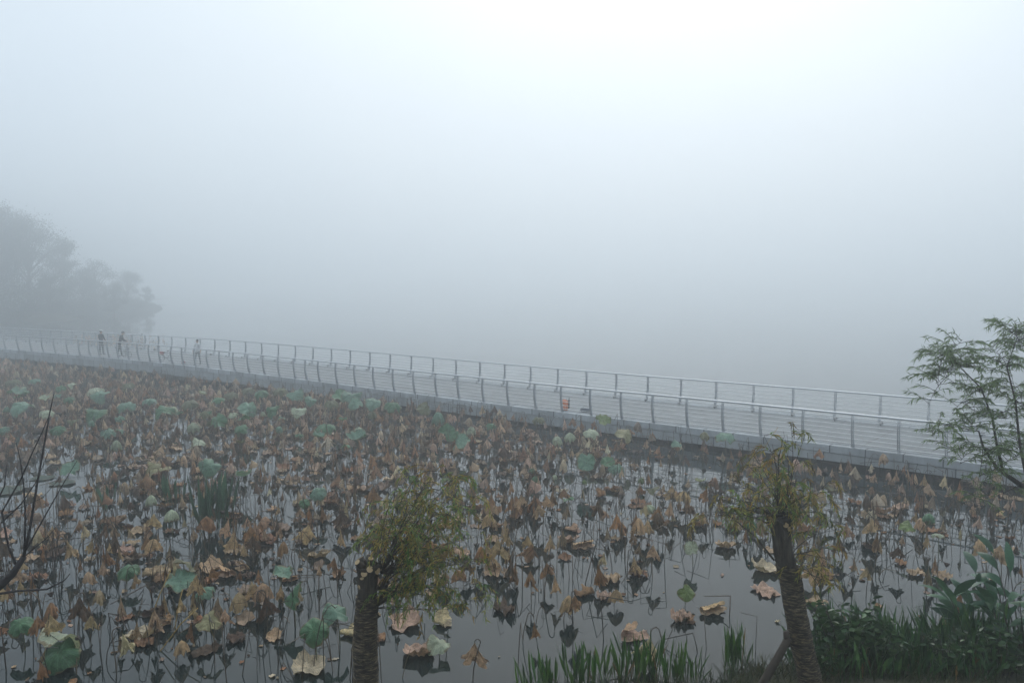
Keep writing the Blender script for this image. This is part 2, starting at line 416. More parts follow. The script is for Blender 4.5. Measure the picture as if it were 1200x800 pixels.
# railings
ppx = np.array([proj(p)[0] for p in path])
near_px = [-9, 4.6, 20, 35, 49, 63, 78, 92, 104, 115, 126, 137, 149, 161, 174, 186, 200, 213, 227.5, 242, 257, 273, 290, 308, 325.6, 344, 357.5, 372.5, 393, 415, 437, 460, 484, 510, 536, 565,
           594, 626, 657, 691, 727, 764, 804, 846, 890, 940, 998, 1052, 1108, 1170, 1237, 1310]
okm = np.arange(len(path))
mono = [i for i in range(len(path)) if path[i].y > 3]
def s_of_px(x): return float(np.interp(x, ppx[mono], np.array(ARC)[mono]))
s_near = [s_of_px(x) for x in near_px]
s_near = [s_near[0] - 1.75 * k for k in range(8, 0, -1)] + s_near + [s_near[-1] + 1.7 * k for k in range(1, 4)]
RH = 1.10
def bow(h): return .13 * math.sin(PI * min(1, h / RH) * .72) ** 1.0
def railing(side, ss):
    r = empty('railing'); r.parent = bridge
    ofs = .14 if side == 0 else DW - .14
    sg = -1 if side == 0 else 1
    L = empty  # readable alias only
    def line(h, rad, name, mat, n=6):
        mb = MB(); pts = []
        for i in range(0, len(path), 2):
            q = path[i] + IN[i] * (ofs + sg * bow(h)); pts.append((q.x, q.y, path[i].z + h))
        mb.tube(pts, rad, n); mb.build(name, mat, r, True)
    line(RH, .036, 'handrail', M['steel'], 8)
    for k in range(6): line(.15 + k * .15, .011, 'rod', M['rod'], 5)
    line(.065, .018, 'foot_rail', M['post'], 6)
    for s_ in ss:
        if s_ < 0 or s_ > ARC[-1]: continue
        p, t, n_ = path_at(s_)
        mb = MB()
        for w_ in (-.028, .028):
            vs = []; K = 9
            for k in range(K + 1):
                h = RH * .985 * k / K; d_ = .030 + .018 * (1 - k / K)
                for (a, b) in ((-.007, -d_), (.007, -d_), (.007, d_), (-.007, d_)):
                    q = p + t * (w_ + a) + n_ * (ofs + sg * bow(h) + b)
                    vs.append((q.x, q.y, p.z + h + .004))
            fs = [(k * 4 + j, k * 4 + (j + 1) % 4, k * 4 + 4 + (j + 1) % 4, k * 4 + 4 + j) for k in range(K) for j in range(4)] + [(3, 2, 1, 0), (K * 4, K * 4 + 1, K * 4 + 2, K * 4 + 3)]
            mb.add(vs, fs)
        mb.build('post', M['post'], r)
        if side == 1:
            mb = MB(); q = p + n_ * (ofs - .34) + t * .14
            mb.tube([(q.x, q.y, p.z), (q.x, q.y, p.z + .05)], .02, 6)
            q2 = q + t * .10; mb.tube([(q.x - t.x * .05, q.y - t.y * .05, p.z + .085), (q2.x, q2.y, p.z + .10)], [.035, .05], 8)
            mb.build('floor_light', M['black'], r, True)
railing(0, s_near)
railing(1, [1.5 + 1.64 * k for k in range(int(ARC[-1] / 1.64))])
# expansion joint across the deck
for px in (999, 330):
    p, t, n_ = path_at(s_of_px(px) + .12)
    mb = MB(); q = p + n_ * DW / 2; mb.box((q.x, q.y, p.z + .004), (.035, DW - .7, .006), math.atan2(t.y, t.x)); mb.build('expansion_joint', M['black'], bridge)

def deck_pt(px, inset):
    p, t, n_ = path_at(s_of_px(px))
    for _ in range(6):       # slide so that the inset point falls at that pixel column
        q = p + n_ * inset; e = px - proj(q)[0]
        s_ = s_of_px(proj(p)[0] + e); p, t, n_ = path_at(s_)
    q = p + n_ * inset; return Vector((q.x, q.y, p.z + .002)), math.atan2(t.y, t.x)

# ------------------------------------------------------------------ people
def skinned(joints, edges, mats, facemat, sub=2):
    me = bpy.data.meshes.new('tmp'); me.from_pydata([j[0] for j in joints], edges, [])
    ob = bpy.data.objects.new('tmp', me); COL.objects.link(ob)
    md = ob.modifiers.new('skin', 'SKIN'); md.use_smooth_shade = True
    sv = me.skin_vertices[0].data
    for i, j in enumerate(joints):
        sv[i].radius = j[1] if hasattr(j[1], '__len__') else (j[1], j[1]); sv[i].use_root = (i == 0)
    ob.modifiers.new('sub', 'SUBSURF').levels = sub
    dg = bpy.context.evaluated_depsgraph_get()
    res = bpy.data.meshes.new_from_object(ob.evaluated_get(dg))
    bpy.data.objects.remove(ob); bpy.data.meshes.remove(me)
    res.materials.clear()
    for m in mats: res.materials.append(m)
    for p in res.polygons: p.material_index = facemat(p.center); p.use_smooth = True
    return res
SKIN = simple('skin', (.42, .27, .19), .5, 0, .1)
def person(px, inset, face, h, shirt, trou, hair, label, stoop=0, arms=((.05, .1), (.05, .1)), cap=None, stride=.05):
    p, a = deck_pt(px, inset)
    root = empty('person', p, face, label=label, cat='person')
    k = h / 1.72
    sh, tr, ha = simple('shirt_cloth', shirt, .9), simple('trouser_cloth', trou, .9), simple('dark_hair', hair, .6)
    st = stoop
    J = [((0, 0, .95), (.15, .11)), ((0, st * .25, 1.15), (.135, .10)), ((0, st * .6, 1.36), (.165, .11)), ((0, st * .75, 1.46), (.07, .065)), ((0, st * .95 + .01, 1.53), (.055, .055)),
         ((0, st * 1.05 + .02, 1.60), (.072, .09)), ((0, st * 1.05 + .015, 1.69), (.062, .078))]
    E = [(0, 1), (1, 2), (2, 3), (3, 4), (4, 5), (5, 6)]
    hands = []
    for sgn, (fw, ot) in zip((-1, 1), arms):
        b = len(J)
        J += [((sgn * .19, st * .65, 1.40), .055), ((sgn * (.23 + ot * .5), st * .65 + fw * .4, 1.14), .043), ((sgn * (.22 + ot), st * .65 + fw * 1.6, .93 + fw * .35), .03), ((sgn * (.22 + ot), st * .65 + fw * 1.9, .86 + fw * .35), .036)]
        E += [(2, b), (b, b + 1), (b + 1, b + 2), (b + 2, b + 3)]; hands.append((sgn, Vector(J[-1][0])))
    for sgn in (-1, 1):
        b = len(J); f = sgn * stride
        J += [((sgn * .09, 0, .86), .095), ((sgn * .10, f * .6 + .02, .49), .06), ((sgn * .10, f, .09), .042), ((sgn * .105, f + .10, .045), .036), ((sgn * .108, f + .18, .04), .025)]
        E += [(0, b), (b, b + 1), (b + 1, b + 2), (b + 2, b + 3), (b + 3, b + 4)]
    J = [((q[0] * k, q[1] * k, q[2] * k), tuple(x * k for x in r) if hasattr(r, '__len__') else r * k) for q, r in J]
    def fm(c):
        z = c.z / k
        if z > 1.485: return 0
        if z < .07: return 3
        if abs(c.x) / k > .17 and z < .93 + .1: return 0
        return 1 if z > .93 else 2
    shoe = simple('shoe', (.04, .04, .045), .7)
    me = skinned(J, E, [SKIN, sh, tr, shoe], fm)
    mb = MB()
    for sgn, hp in hands:
        hp = hp * k
        for i in range(4):
            o = Vector(((i - 1.5) * .002, (i - 1.5) * .019, 0)) * k; Lf = (.07, .08, .085, .068)[i] * k
            q0 = hp + o + Vector((0, .01, -.02)) * k
            mb.tube([q0, q0 + Vector((-sgn * .004, .004, -Lf * .5)), q0 + Vector((-sgn * .02, .01, -Lf))], [.009 * k, .008 * k, .006 * k], 5)
        q0 = hp + Vector((-sgn * .01, .03, 0)) * k
        mb.tube([q0, q0 + Vector((-sgn * .015, .03, -.03)) * k, q0 + Vector((-sgn * .02, .035, -.055)) * k], [.011 * k, .009 * k, .007 * k], 5)
    hd = Vector((0, st * 1.05 + .02, 1.60)) * k
    mb.tube([hd + Vector((0, .085, .035)) * k, hd + Vector((0, .115, -.005)) * k, hd + Vector((0, .085, -.015)) * k], [.008 * k, .016 * k, .008 * k], 6)
    for sgn in (-1, 1): mb.ell(hd + Vector((sgn * .075, 0, .01)) * k, (.012 * k, .028 * k, .035 * k), 8, 6)
    bm = bmesh.new(); bm.from_mesh(me)
    t2 = mb.mesh('tmp2', SKIN, True, False); bm.from_mesh(t2); bm.to_mesh(me); bm.free(); bpy.data.meshes.remove(t2)
    for pl in me.polygons: pl.use_smooth = True
    if me.color_attributes: pass
    link('body', me, root)
    mb = MB(); vs = []
    mb.ell(hd + Vector((0, -.018, .055)) * k, (.088 * k, .105 * k, .085 * k), 14, 9)
    mb.build('hair', ha, root, True)
    mb = MB()
    for sgn in (-1, 1): mb.ell(hd + Vector((sgn * .032, .088, .03)) * k, (.010 * k, .006 * k, .006 * k), 8, 5)
    mb.build('eyes', M['black'], root, True)
    mb = MB(); mb.ell(hd + Vector((0, .092, -.045)) * k, (.026 * k, .008 * k, .007 * k), 8, 5); mb.build('mouth', simple('lips', (.3, .12, .1), .5), root, True)
    if cap:
        mb = MB(); mb.ell(hd + Vector((0, -.005, .085)) * k, (.098 * k, .115 * k, .07 * k), 14, 8); mb.box(hd + Vector((0, .13, .075)) * k, (.14 * k, .10 * k, .012 * k)); mb.build('cap', simple('cap_cloth', cap, .8), root, True)
    return root
person(119, 1.0, -.4, 1.74, (.035, .04, .05), (.03, .032, .04), (.02, .02, .02), 'person in dark clothes and a white cap standing at the railing', 0, ((.10, .02), (.12, .02)), (.75, .75, .74))
person(140.5, 1.1, -1.2, 1.70, (.03, .035, .045), (.028, .03, .035), (.015, .014, .013), 'stooping person in dark clothes holding a small bicycle', .22, ((.22, .0), (.2, .02)), None, .12)
person(232, .75, 2.9, 1.58, (.55, .56, .57), (.12, .13, .145), (.015, .014, .013), 'dark-haired person in a pale shirt and grey trousers standing alone', 0, ((.03, .04), (.06, .06)), None, .14)

# ------------------------------------------------------------------ bicycles
RUB = simple('tyre_rubber', (.025, .025, .026), .8)
def bicycle(px, inset, rz, fr, label, basket=None):
    p, a = deck_pt(px, inset); root = empty('bicycle', p, a + rz, label=label, cat='bicycle', group='small bicycles on the footbridge')
    r = .19; wb = .66; fm = simple('bicycle_paint', fr, .35)
    for x in (-wb / 2, wb / 2):
        mb = MB(); n = 22
        pts = [(x + r * math.cos(2 * PI * i / n), 0, r + .012 + r * math.sin(2 * PI * i / n)) for i in range(n + 1)]
        mb.tube(pts, .016, 6, None, False); wh = mb.build('wheel', RUB, root, True)
        mb = MB()
        pts = [(x + r * .9 * math.cos(2 * PI * i / n), 0, r + .012 + r * .9 * math.sin(2 * PI * i / n)) for i in range(n + 1)]
        mb.tube(pts, .006, 5, None, False)
        for i in range(10):
            aa = 2 * PI * i / 10; mb.tube([(x, 0, r + .012), (x + r * .9 * math.cos(aa), 0, r + .012 + r * .9 * math.sin(aa))], .002, 4)
        mb.build('rim', M['steel'], wh, True)
    mb = MB(); bb = (-.05, 0, .20); st_ = (-.14, 0, .50); hd = (.22, 0, .50); rw = (-wb / 2, 0, r + .012); fw = (wb / 2, 0, r + .012)
    for q in ((bb, st_), (bb, hd), (st_, hd), (rw, bb), (rw, st_)): mb.tube(q, .014, 6)
    for y in (-.035, .035): mb.tube([(hd[0], y * .5, hd[2] - .02), (fw[0], y, fw[2])], .010, 6)
    mb.tube([hd, (.19, 0, .62)], .012, 6); mb.build('frame', fm, root, True)
    mb = MB(); mb.tube([(.10, -.24, .66), (.17, -.16, .65), (.19, 0, .62), (.17, .16, .65), (.10, .24, .66)], .011, 6); mb.build('handlebar', M['steel'], root, True)
    mb = MB(); mb.ell((-.17, 0, .56), (.12, .065, .03), 12, 6); mb.tube([(-.14, 0, .5), (-.155, 0, .55)], .012, 6); mb.build('saddle', M['black'], root, True)
    mb = MB(); mb.tube([(-.05, -.10, .20), (-.05, .10, .20)], .012, 6); mb.box((-.05, .13, .13), (.08, .06, .02)); mb.box((-.05, -.13, .27), (.08, .06, .02)); mb.tube([(-.05, .1, .20), (-.05, .1, .13)], .008, 5); mb.tube([(-.05, -.1, .20), (-.05, -.1, .27)], .008, 5); mb.build('pedals', M['black'], root)
    if basket:
        mb = MB(); vs = []; 
        for z_, e in ((.42, .09), (.60, .12)):
            for a_, b_ in ((-1, -1), (1, -1), (1, 1), (-1, 1)): vs.append((-.36 + a_ * e, b_ * e * 1.1, z_))
        mb.add(vs, [(3, 2, 1, 0), (0, 1, 5, 4), (1, 2, 6, 5), (2, 3, 7, 6), (3, 0, 4, 7)]); mb.tube([(-.36, 0, .42), (-.20, 0, .34)], .012, 5)
        mb.build('basket', simple('basket_paint', basket, .6), root)
    return root
bicycle(195, .9, .15, (.55, .55, .56), 'small parked bicycle with a red rear basket by the railing', (.40, .07, .06))
bicycle(149, 1.0, PI, (.06, .07, .09), 'small dark bicycle held by the stooping person')

# ------------------------------------------------------------------ bags on the deck
def pouch(mb, c, d, rz=0, n=14, tp=.75, sag=.0):
    vs = []; fs = []; L = 7
    for j in range(L):
        t = j / (L - 1); s_ = (1 - (2 * abs(t - .45)) ** 3.2 * .35) * (1 - (1 - tp) * t); s_ = max(.15, s_ if j < L - 1 else s_ * .8)
        for i in range(n):
            a = 2 * PI * i / n; ca, sa = math.cos(a), math.sin(a)
            q = 1 / (abs(ca) ** 3 + abs(sa) ** 3) ** (1 / 3)
            x, y = d[0] / 2 * ca * q * s_, d[1] / 2 * sa * q * s_ ; z = d[2] * t
            x += sag * t * t
            vs.append((c[0] + x * math.cos(rz) - y * math.sin(rz), c[1] + x * math.sin(rz) + y * math.cos(rz), c[2] + z))
    for j in range(L - 1):
        for i in range(n): fs.append((j * n + i, j * n + (i + 1) % n, j * n + n + (i + 1) % n, j * n + n + i))
    fs.append(tuple(range(n - 1, -1, -1))); fs.append(tuple(range((L - 1) * n, L * n)))
    mb.add(vs, fs)
p, a = deck_pt(661.5, .55); root = empty('backpack', p, a + .2, label='orange backpack sitting on the deck against the near railing', cat='backpack')
ORG = simple('orange_nylon', (.62, .16, .05), .6, 0, .2); ORG2 = simple('pale_orange_nylon', (.75, .30, .13), .6)
mb = MB(); pouch(mb, (0, 0, 0), (.36, .24, .46), 0, 16, .78); mb.build('bag', ORG, root, True)
mb = MB(); pouch(mb, (.0, -.135, .05), (.26, .10, .20), 0, 14, .85); mb.build('front_pocket', ORG, root, True)
mb = MB(); mb.box((0, -.125, .305), (.30, .02, .025)); mb.box((0, -.178, .2), (.22, .012, .02)); mb.build('reflective_band', ORG2, root)
mb = MB(); mb.tube([(-.06, .05, .44), (-.04, .05, .50), (.04, .05, .50), (.06, .05, .44)], .010, 6); mb.build('top_handle', M['black'], root, True)
mb = MB(); mb.tube([(.19, .02, .10), (.20, .02, .48), (.20, .02, .56)], [.032, .03, .014], 8); mb.build('bottle', M['black'], root, True)
mb = MB()
for sx_ in (-.09, .09): mb.tube([(sx_, .10, .42), (sx_, .18, .34), (sx_ * 1.1, .17, .15), (sx_, .11, .05)], .016, 6)
mb.build('shoulder_strap', ORG, root, True)
p, a = deck_pt(686, .75); root = empty('duffel_bag', p, a, label='low dark grey bag lying on the deck right of the orange backpack', cat='bag')
mb = MB(); pouch(mb, (0, 0, 0), (.52, .26, .19), 0, 16, .8); mb.build('bag', simple('grey_nylon', (.09, .10, .12), .7), root, True)
mb = MB(); mb.tube([(-.13, 0, .17), (-.08, 0, .25), (.08, 0, .25), (.13, 0, .17)], .009, 6); mb.build('handle', M['black'], root, True)
p, a = deck_pt(215, .6); root = empty('shoulder_bag', p, a, label='small reddish bag dropped on the deck left of the pale-shirted person', cat='bag')
mb = MB(); pouch(mb, (0, 0, 0), (.34, .20, .17), 0, 14, .75); mb.build('bag', simple('red_cloth', (.26, .07, .055), .8), root, True)
mb = MB(); mb.tube([(.14, 0, .14), (.30, .05, .05), (.45, -.02, .012), (.36, -.10, .012), (.15, -.08, .012)], .010, 6); mb.build('strap', M['black'], root, True)

# ------------------------------------------------------------------ lotus shapes
def fbm1(th, seed, k=3):
    v = 0
    for i in range(1, k + 1): v += math.sin(th * (i + 1) + seed * (1.7 * i) + 2.3 * i) / i
    return v / 1.8
def drooped_leaf(rng, form, rings=9, seg=40):
    """hanging dead blade; apex at the origin, falling along -z. UV=(angle, radius)"""
    L = rng.uniform(.27, .40); kpl = rng.choice((6, 7, 8, 9, 10)); ph = rng.uniform(0, 6.28); sd = rng.uniform(0, 50)
    if form == 'bell': b0, b1, fl, pl = rng.uniform(.10, .22), rng.uniform(.30, .54), rng.uniform(.55, .9), .34
    elif form == 'folded': b0, b1, fl, pl = rng.uniform(.3, .55), rng.uniform(.35, .6), rng.uniform(.28, .42), .30
    elif form == 'furled': b0, b1, fl, pl = .12, rng.uniform(.18, .35), rng.uniform(.6, .9), .38
    elif form == 'hooded': b0, b1, fl, pl = rng.uniform(.9, 1.25), rng.uniform(.05, .3), rng.uniform(.5, .8), .30
    else: b0, b1, fl, pl = rng.uniform(.3, .6), rng.uniform(.35, .62), rng.uniform(.45, .75), .45     # tattered
    tilt = rng.uniform(0, .45) if form != 'furled' else rng.uniform(0, .2); ta = rng.uniform(0, 6.28)
    vs = []; uv = []
    rag = .26 if form == 'tattered' else .17
    tear = rng.uniform(0, 6.28)
    for i in range(rings + 1):
        t = (i + .25) / (rings + .25)
        for j in range(seg):
            th = 2 * PI * j / seg
            Lt = L * (1 + rag * fbm1(th * 2, sd, 4) + .10 * math.cos(th - ta))
            if form == 'tattered': Lt *= 1 - .45 * max(0, math.cos(th - tear)) ** 6
            sN = 10; rho = 0; z = 0
            for q in range(sN):
                tt = (q + .5) / sN * t; be = b0 + (b1 - b0) * (tt if form != 'hooded' else min(1, tt * 1.6))
                rho += math.sin(be) * Lt * t / sN; z -= math.cos(be) * Lt * t / sN
            fold = math.cos(kpl * th + ph + 1.2 * fbm1(th, sd)); fold = abs(fold) ** .7 * (1 if fold > 0 else -1)
            rho *= 1 + pl * t * fold + .12 * t * fbm1(th, sd + 9)
            x, y = rho * math.cos(th), rho * math.sin(th) * fl
            z += .035 * t * fbm1(th * 1.5, sd + 3) + .035 * t * noise.noise((x * 16 + sd, y * 16, t * 5))
            x += .035 * t * noise.noise((math.cos(th) * 2 + sd, math.sin(th) * 2, t * 5)); y += .035 * t * noise.noise((math.cos(th) * 2 + sd, math.sin(th) * 2, t * 5 + 9))
            # lean
            x, z = x * math.cos(tilt) - z * math.sin(tilt) * .6, z * math.cos(tilt) + x * math.sin(tilt)
            vs.append((x, y, z)); uv.append((j / seg, t))
    fs = [(i * seg + j, i * seg + (j + 1) % seg, (i + 1) * seg + (j + 1) % seg, (i + 1) * seg + j) for i in range(rings) for j in range(seg)]
    vs.append((0, 0, .004)); uv.append((0, 0)); c_ = len(vs) - 1
    fs += [(c_, (j + 1) % seg, j) for j in range(seg)]
    # cut a few holes and tears near the rim of the dead blade
    if rng.random() < .7:
        rm = set()
        for _ in range(rng.randint(1, 4)):
            i0 = rng.randint(rings - 3, rings - 1); j0 = rng.randint(0, seg - 1)
            for i in range(i0, rings): rm.add(i * seg + j0); 
        fs = [f for n_, f in enumerate(fs) if n_ not in rm]
    return vs, fs, uv
def crook_stem(rng, H, hook):
    lean = rng.uniform(-.16, .16); ly = rng.uniform(-.12, .12)
    pts = [Vector((0, 0, -.25)), Vector((lean * .2, ly * .2, H * .3)), Vector((lean * .6, ly * .5, H * .7))]
    if hook:
        r = rng.uniform(.04, .10); top = Vector((lean, ly, H))
        pts.append(top)
        for a in (40, 80, 125, 165): pts.append(top + Vector((r * (1 - math.cos(math.radians(a))), 0, r * math.sin(math.radians(a)))))
        pts.append(pts[-1] + Vector((.006, 0, -rng.uniform(.02, .10))))
    else: pts.append(Vector((lean, ly, H)))
    return pts
FORMS = ['bell', 'bell', 'folded', 'furled', 'hooded', 'tattered', 'bell', 'folded', 'furled', 'tattered', 'furled', 'bell', 'folded', 'tattered', 'bell', 'hooded', 'bell', 'folded', 'bell', 'furled', 'folded', 'bell']
def withered_variant(rng, form, rings, seg, ns=5):
    H = rng.uniform(.35, .78); hook = rng.random() < .6
    pts = crook_stem(rng, H, hook)
    vs, fs, uv = drooped_leaf(rng, form, rings, seg)
    A = pts[-1]
    lf = MB(); lf.add([Vector(v) + A for v in vs], fs, None, uv)
    stm = MB(); stm.tube(pts, [.0085] * (len(pts) - 1) + [.006], ns)
    return lf, stm, A, H
wv = []
for i, f in enumerate(FORMS):
    lf, stm, A, H = withered_variant(R, f, 9, 40)
    lo = min(v[2] for v in lf.v)
    wv.append(dict(form=f, leaf=lf.mesh('withered_leaf', M['withered'], True, False), stem=stm.mesh('withered_stem', M['stalk'], True, False), A=A, H=H, lo=lo))
wv_lo = [withered_variant(R, f, 5, 20, 4) for f in FORMS]

def floating_leaf(rng, kind, rings=9, seg=40):
    L = rng.uniform(.20, .33); sd = rng.uniform(0, 60); vs = []; uv = []; fold_a = rng.uniform(0, 6.28)
    cut = rng.uniform(-.25, .3) * L; ang = rng.uniform(1.7, 2.9); asp = rng.uniform(.6, 1)
    for i in range(rings + 1):
        t = i / rings if i else .02
        for j in range(seg):
            th = 2 * PI * j / seg; Lt = L * (1 + .20 * fbm1(th * 2, sd, 4) + .05 * math.sin(th * 11 + sd))
            x, y = Lt * t * math.cos(th), Lt * t * math.sin(th) * asp
            z = .030 + .05 * t * noise.noise((x * 9 + sd, y * 9, 1)) + .03 * noise.noise((x * 24 + sd, y * 24, 5)) + .045 * t ** 3 * fbm1(th * 2.5, sd + 5) + .012 * t * math.cos(9 * th + sd)
            if kind == 'curled': z += .16 * max(0, t - .45) ** 1.3 * (1 + .8 * math.cos(th - fold_a)); x *= 1 - .25 * max(0, t - .6); y *= 1 - .25 * max(0, t - .6)
            if kind == 'crumpled': z += .075 * t * abs(noise.noise((x * 12 + sd, y * 12, 7))) * 2.2 + .04 * (1 - t); x *= .85; y *= .75
            if kind == 'folded' and x > cut:
                d = x - cut; a = ang * min(1, d / .07); rr = .03
                x, z = cut + rr * math.sin(a) + (max(0, d - .07)) * math.cos(ang), z + rr * (1 - math.cos(a)) + max(0, d - .07) * max(.12, math.sin(ang)) * .8
            vs.append((x, y, max(.006, z))); uv.append((j / seg, t))
    fs = [(i * seg + j, (i + 1) * seg + j, (i + 1) * seg + (j + 1) % seg, i * seg + (j + 1) % seg) for i in range(rings) for j in range(seg)]
    fs.append(tuple(range(seg)))
    return vs, fs, uv
FK = ['flat', 'curled', 'crumpled', 'folded', 'curled', 'crumpled', 'crumpled', 'folded', 'crumpled', 'curled', 'crumpled', 'folded', 'crumpled', 'curled']
fv = []; fv_lo = []
for k_ in FK:
    mb = MB(); v, f, u = floating_leaf(R, k_); mb.add(v, f, None, u); fv.append((k_, mb.mesh('floating_leaf', M['withered'], True, False)))
    mb = MB(); v, f, u = floating_leaf(R, k_, 5, 18); mb.add(v, f, None, u); fv_lo.append(mb)

def green_leaf(rng, kind, rings=9, seg=44):
    L = rng.uniform(.27, .33); sd = rng.uniform(0, 60); vs = []; uv = []; fa = rng.uniform(0, 6.28)
    for i in range(rings + 1):
        t = i / rings if i else .015
        for j in range(seg):
            th = 2 * PI * j / seg; Lt = L * (1 + .09 * fbm1(th * 2, sd, 4) - .30 * max(0, math.cos(th - fa)) ** 40)
            r = Lt * t; wv_ = fbm1(th * 1.6, sd) + .5 * fbm1(th * 4, sd + 2)
            if kind == 'cup': z = .15 * t ** 2 - .02 + .075 * t * t * wv_
            elif kind == 'dome': z = -.17 * t ** 2.2 - .02 * (1 - t) + .085 * t * t * fbm1(th * 2.5, sd) + .02 * t * math.cos(10 * th + sd); r *= 1 - .14 * t * t
            elif kind == 'flat': z = .03 * t * t + .085 * t * t * wv_ - .03 * (1 - t)
            elif kind == 'halffold': z = -.20 * t ** 1.6 * (.5 + .5 * math.cos(th * 2 + fa)) + .075 * t * t * wv_ - .01
            else: z = -.32 * t ** 1.5 + .06 * t * fbm1(th * 3, sd); r *= 1 - .50 * t * t + .16 * t * math.cos(7 * th + sd)   # bonnet
            x, y = r * math.cos(th), r * math.sin(th); z += .022 * noise.noise((x * 12 + sd, y * 12, 0))
            vs.append((x, y, z)); uv.append((j / seg, t))
    fs = [(i * seg + j, (i + 1) * seg + j, (i + 1) * seg + (j + 1) % seg, i * seg + (j + 1) % seg) for i in range(rings) for j in range(seg)]
    fs.append(tuple(range(seg)))
    return vs, fs, uv
GK = ['cup', 'dome', 'flat', 'halffold', 'bonnet']
gmesh = {}
for k_ in GK:
    gmesh[k_] = []
    for _ in range(5):
        mb = MB(); v, f, u = green_leaf(R, k_); mb.add(v, f, None, u); gmesh[k_].append(mb.mesh('lotus_leaf', M['green'], True, False))

# bare stalks
def stalk_path(rng):
    ty = rng.random(); H = rng.uniform(.25, .85); a = rng.uniform(-.18, .18); b = rng.uniform(-.18, .18)
    if ty < .42: return 'straight', [(0, 0, -.2), (a * .5, b * .5, H * .5), (a, b, H)]
    if ty < .75:
        L = rng.uniform(.2, .6); dn = rng.uniform(-1.0, .1)
        k = Vector((a, b, H)); e = k + Vector((L * math.cos(dn), 0, L * math.sin(dn))); e.z = max(e.z, -.12)
        return 'snapped', [(0, 0, -.2), (a * .6, b * .6, H * .6), tuple(k), tuple(k.lerp(e, .5)), tuple(e)]
    pts = []; L = rng.uniform(.3, .6)
    for i in range(9):
        t = i / 8; pts.append((L * (1 - math.cos(t * 2.6)) * .5, b * t, -.15 + (H + .15) * math.sin(min(1, t * 1.15) * PI * .62)))
    return 'arched', pts
sv = []; sv_lo = []
for i in range(20):
    k_, pts = stalk_path(R); rr = R.uniform(.0055, .0085); mb = MB(); mb.tube(pts, [rr] * (len(pts) - 1) + [rr * .7], 5)
    sv.append((k_, mb.mesh('bare_stalk', M['stalk'], True, False), max(p[2] for p in pts)))
    mb = MB(); mb.tube(pts, rr * 1.1, 3, None, False); sv_lo.append(mb)

# ------------------------------------------------------------------ where the lotus stands
def in_lake(p, gap=.5):
    return p.y < yedge(p.x) - gap * 1.25 and p.y > shore(p.x) + .15
def dens(px, py):
    if py < 560: d = 1.0
    elif py < 640: d = .85
    elif py < 700: d = (1.1 if px < 330 else .75) if px < 640 else .48
    elif px < 330: d = 1.15
    elif px < 470: d = .42
    elif px < 640: d = .22 if py < 745 else .10
    else: d = .20 if py < 735 else .06
    def hole(cx, cy, rx, ry, k):
        nonlocal d
        e = ((px - cx) / rx) ** 2 + ((py - cy) / ry) ** 2
        if e < 1: d *= k + (1 - k) * e ** 2
    hole(50, 575, 75, 35, .05); hole(800, 560, 150, 24, .25); hole(860, 690, 95, 70, .06); hole(700, 765, 120, 40, .1)
    hole(540, 760, 90, 60, .25); hole(1100, 660, 70, 45, .3); hole(330, 545, 40, 10, .3); hole(960, 590, 60, 16, .5); hole(120, 780, 70, 40, .6)
    hole(230, 650, 40, 22, .4); hole(300, 600, 26, 20, .5); hole(620, 640, 50, 22, .5); hole(720, 650, 30, 30, .6); hole(760, 625, 60, 26, .55); hole(900, 600, 60, 25, .55)
    return d
def scatter(n, ymax, dfun, dmin=0.0, clump=.55, fs=2.2):
    pts = []; tries = 0
    while len(pts) < n and tries < n * 80:
        tries += 1
        Y = math.sqrt(NP.uniform(11.5 ** 2, ymax ** 2)); X = NP.uniform(-.76, .76) * Y
        p = Vector((X, Y, 0))
        if not in_lake(p): continue
        px, py = proj(p)
        c_ = 1 - clump + clump * 2 * max(0, min(1, .5 + .9 * noise.noise((X / fs, Y / fs, 4.2))))
        if NP.rand() > dfun(px, py) * c_ * .8: continue
        if dmin and any((p - q).length_squared < dmin * dmin for q in pts[-400:]): continue
        pts.append(p)
    return pts
PAL = [('russet', (.27, .155, .092)), ('tan', (.45, .32, .205)), ('pale', (.53, .44, .31)), ('dark', (.105, .068, .048)), ('grey-brown', (.30, .225, .165)), ('rusty', (.30, .155, .080)), ('pinkish', (.44, .295, .220))]
PW = [5, 5, 1.6, 3.2, 4, 2.2, 3]
def pick(): 
    n, c = R.choices(PAL, PW)[0]; j = R.uniform(.85, 1.15)
    return n, tuple(x * j * R.uniform(.96, 1.04) for x in c)
STC = [(.045, .030, .020), (.07, .045, .026), (.030, .022, .016), (.10, .065, .032)]

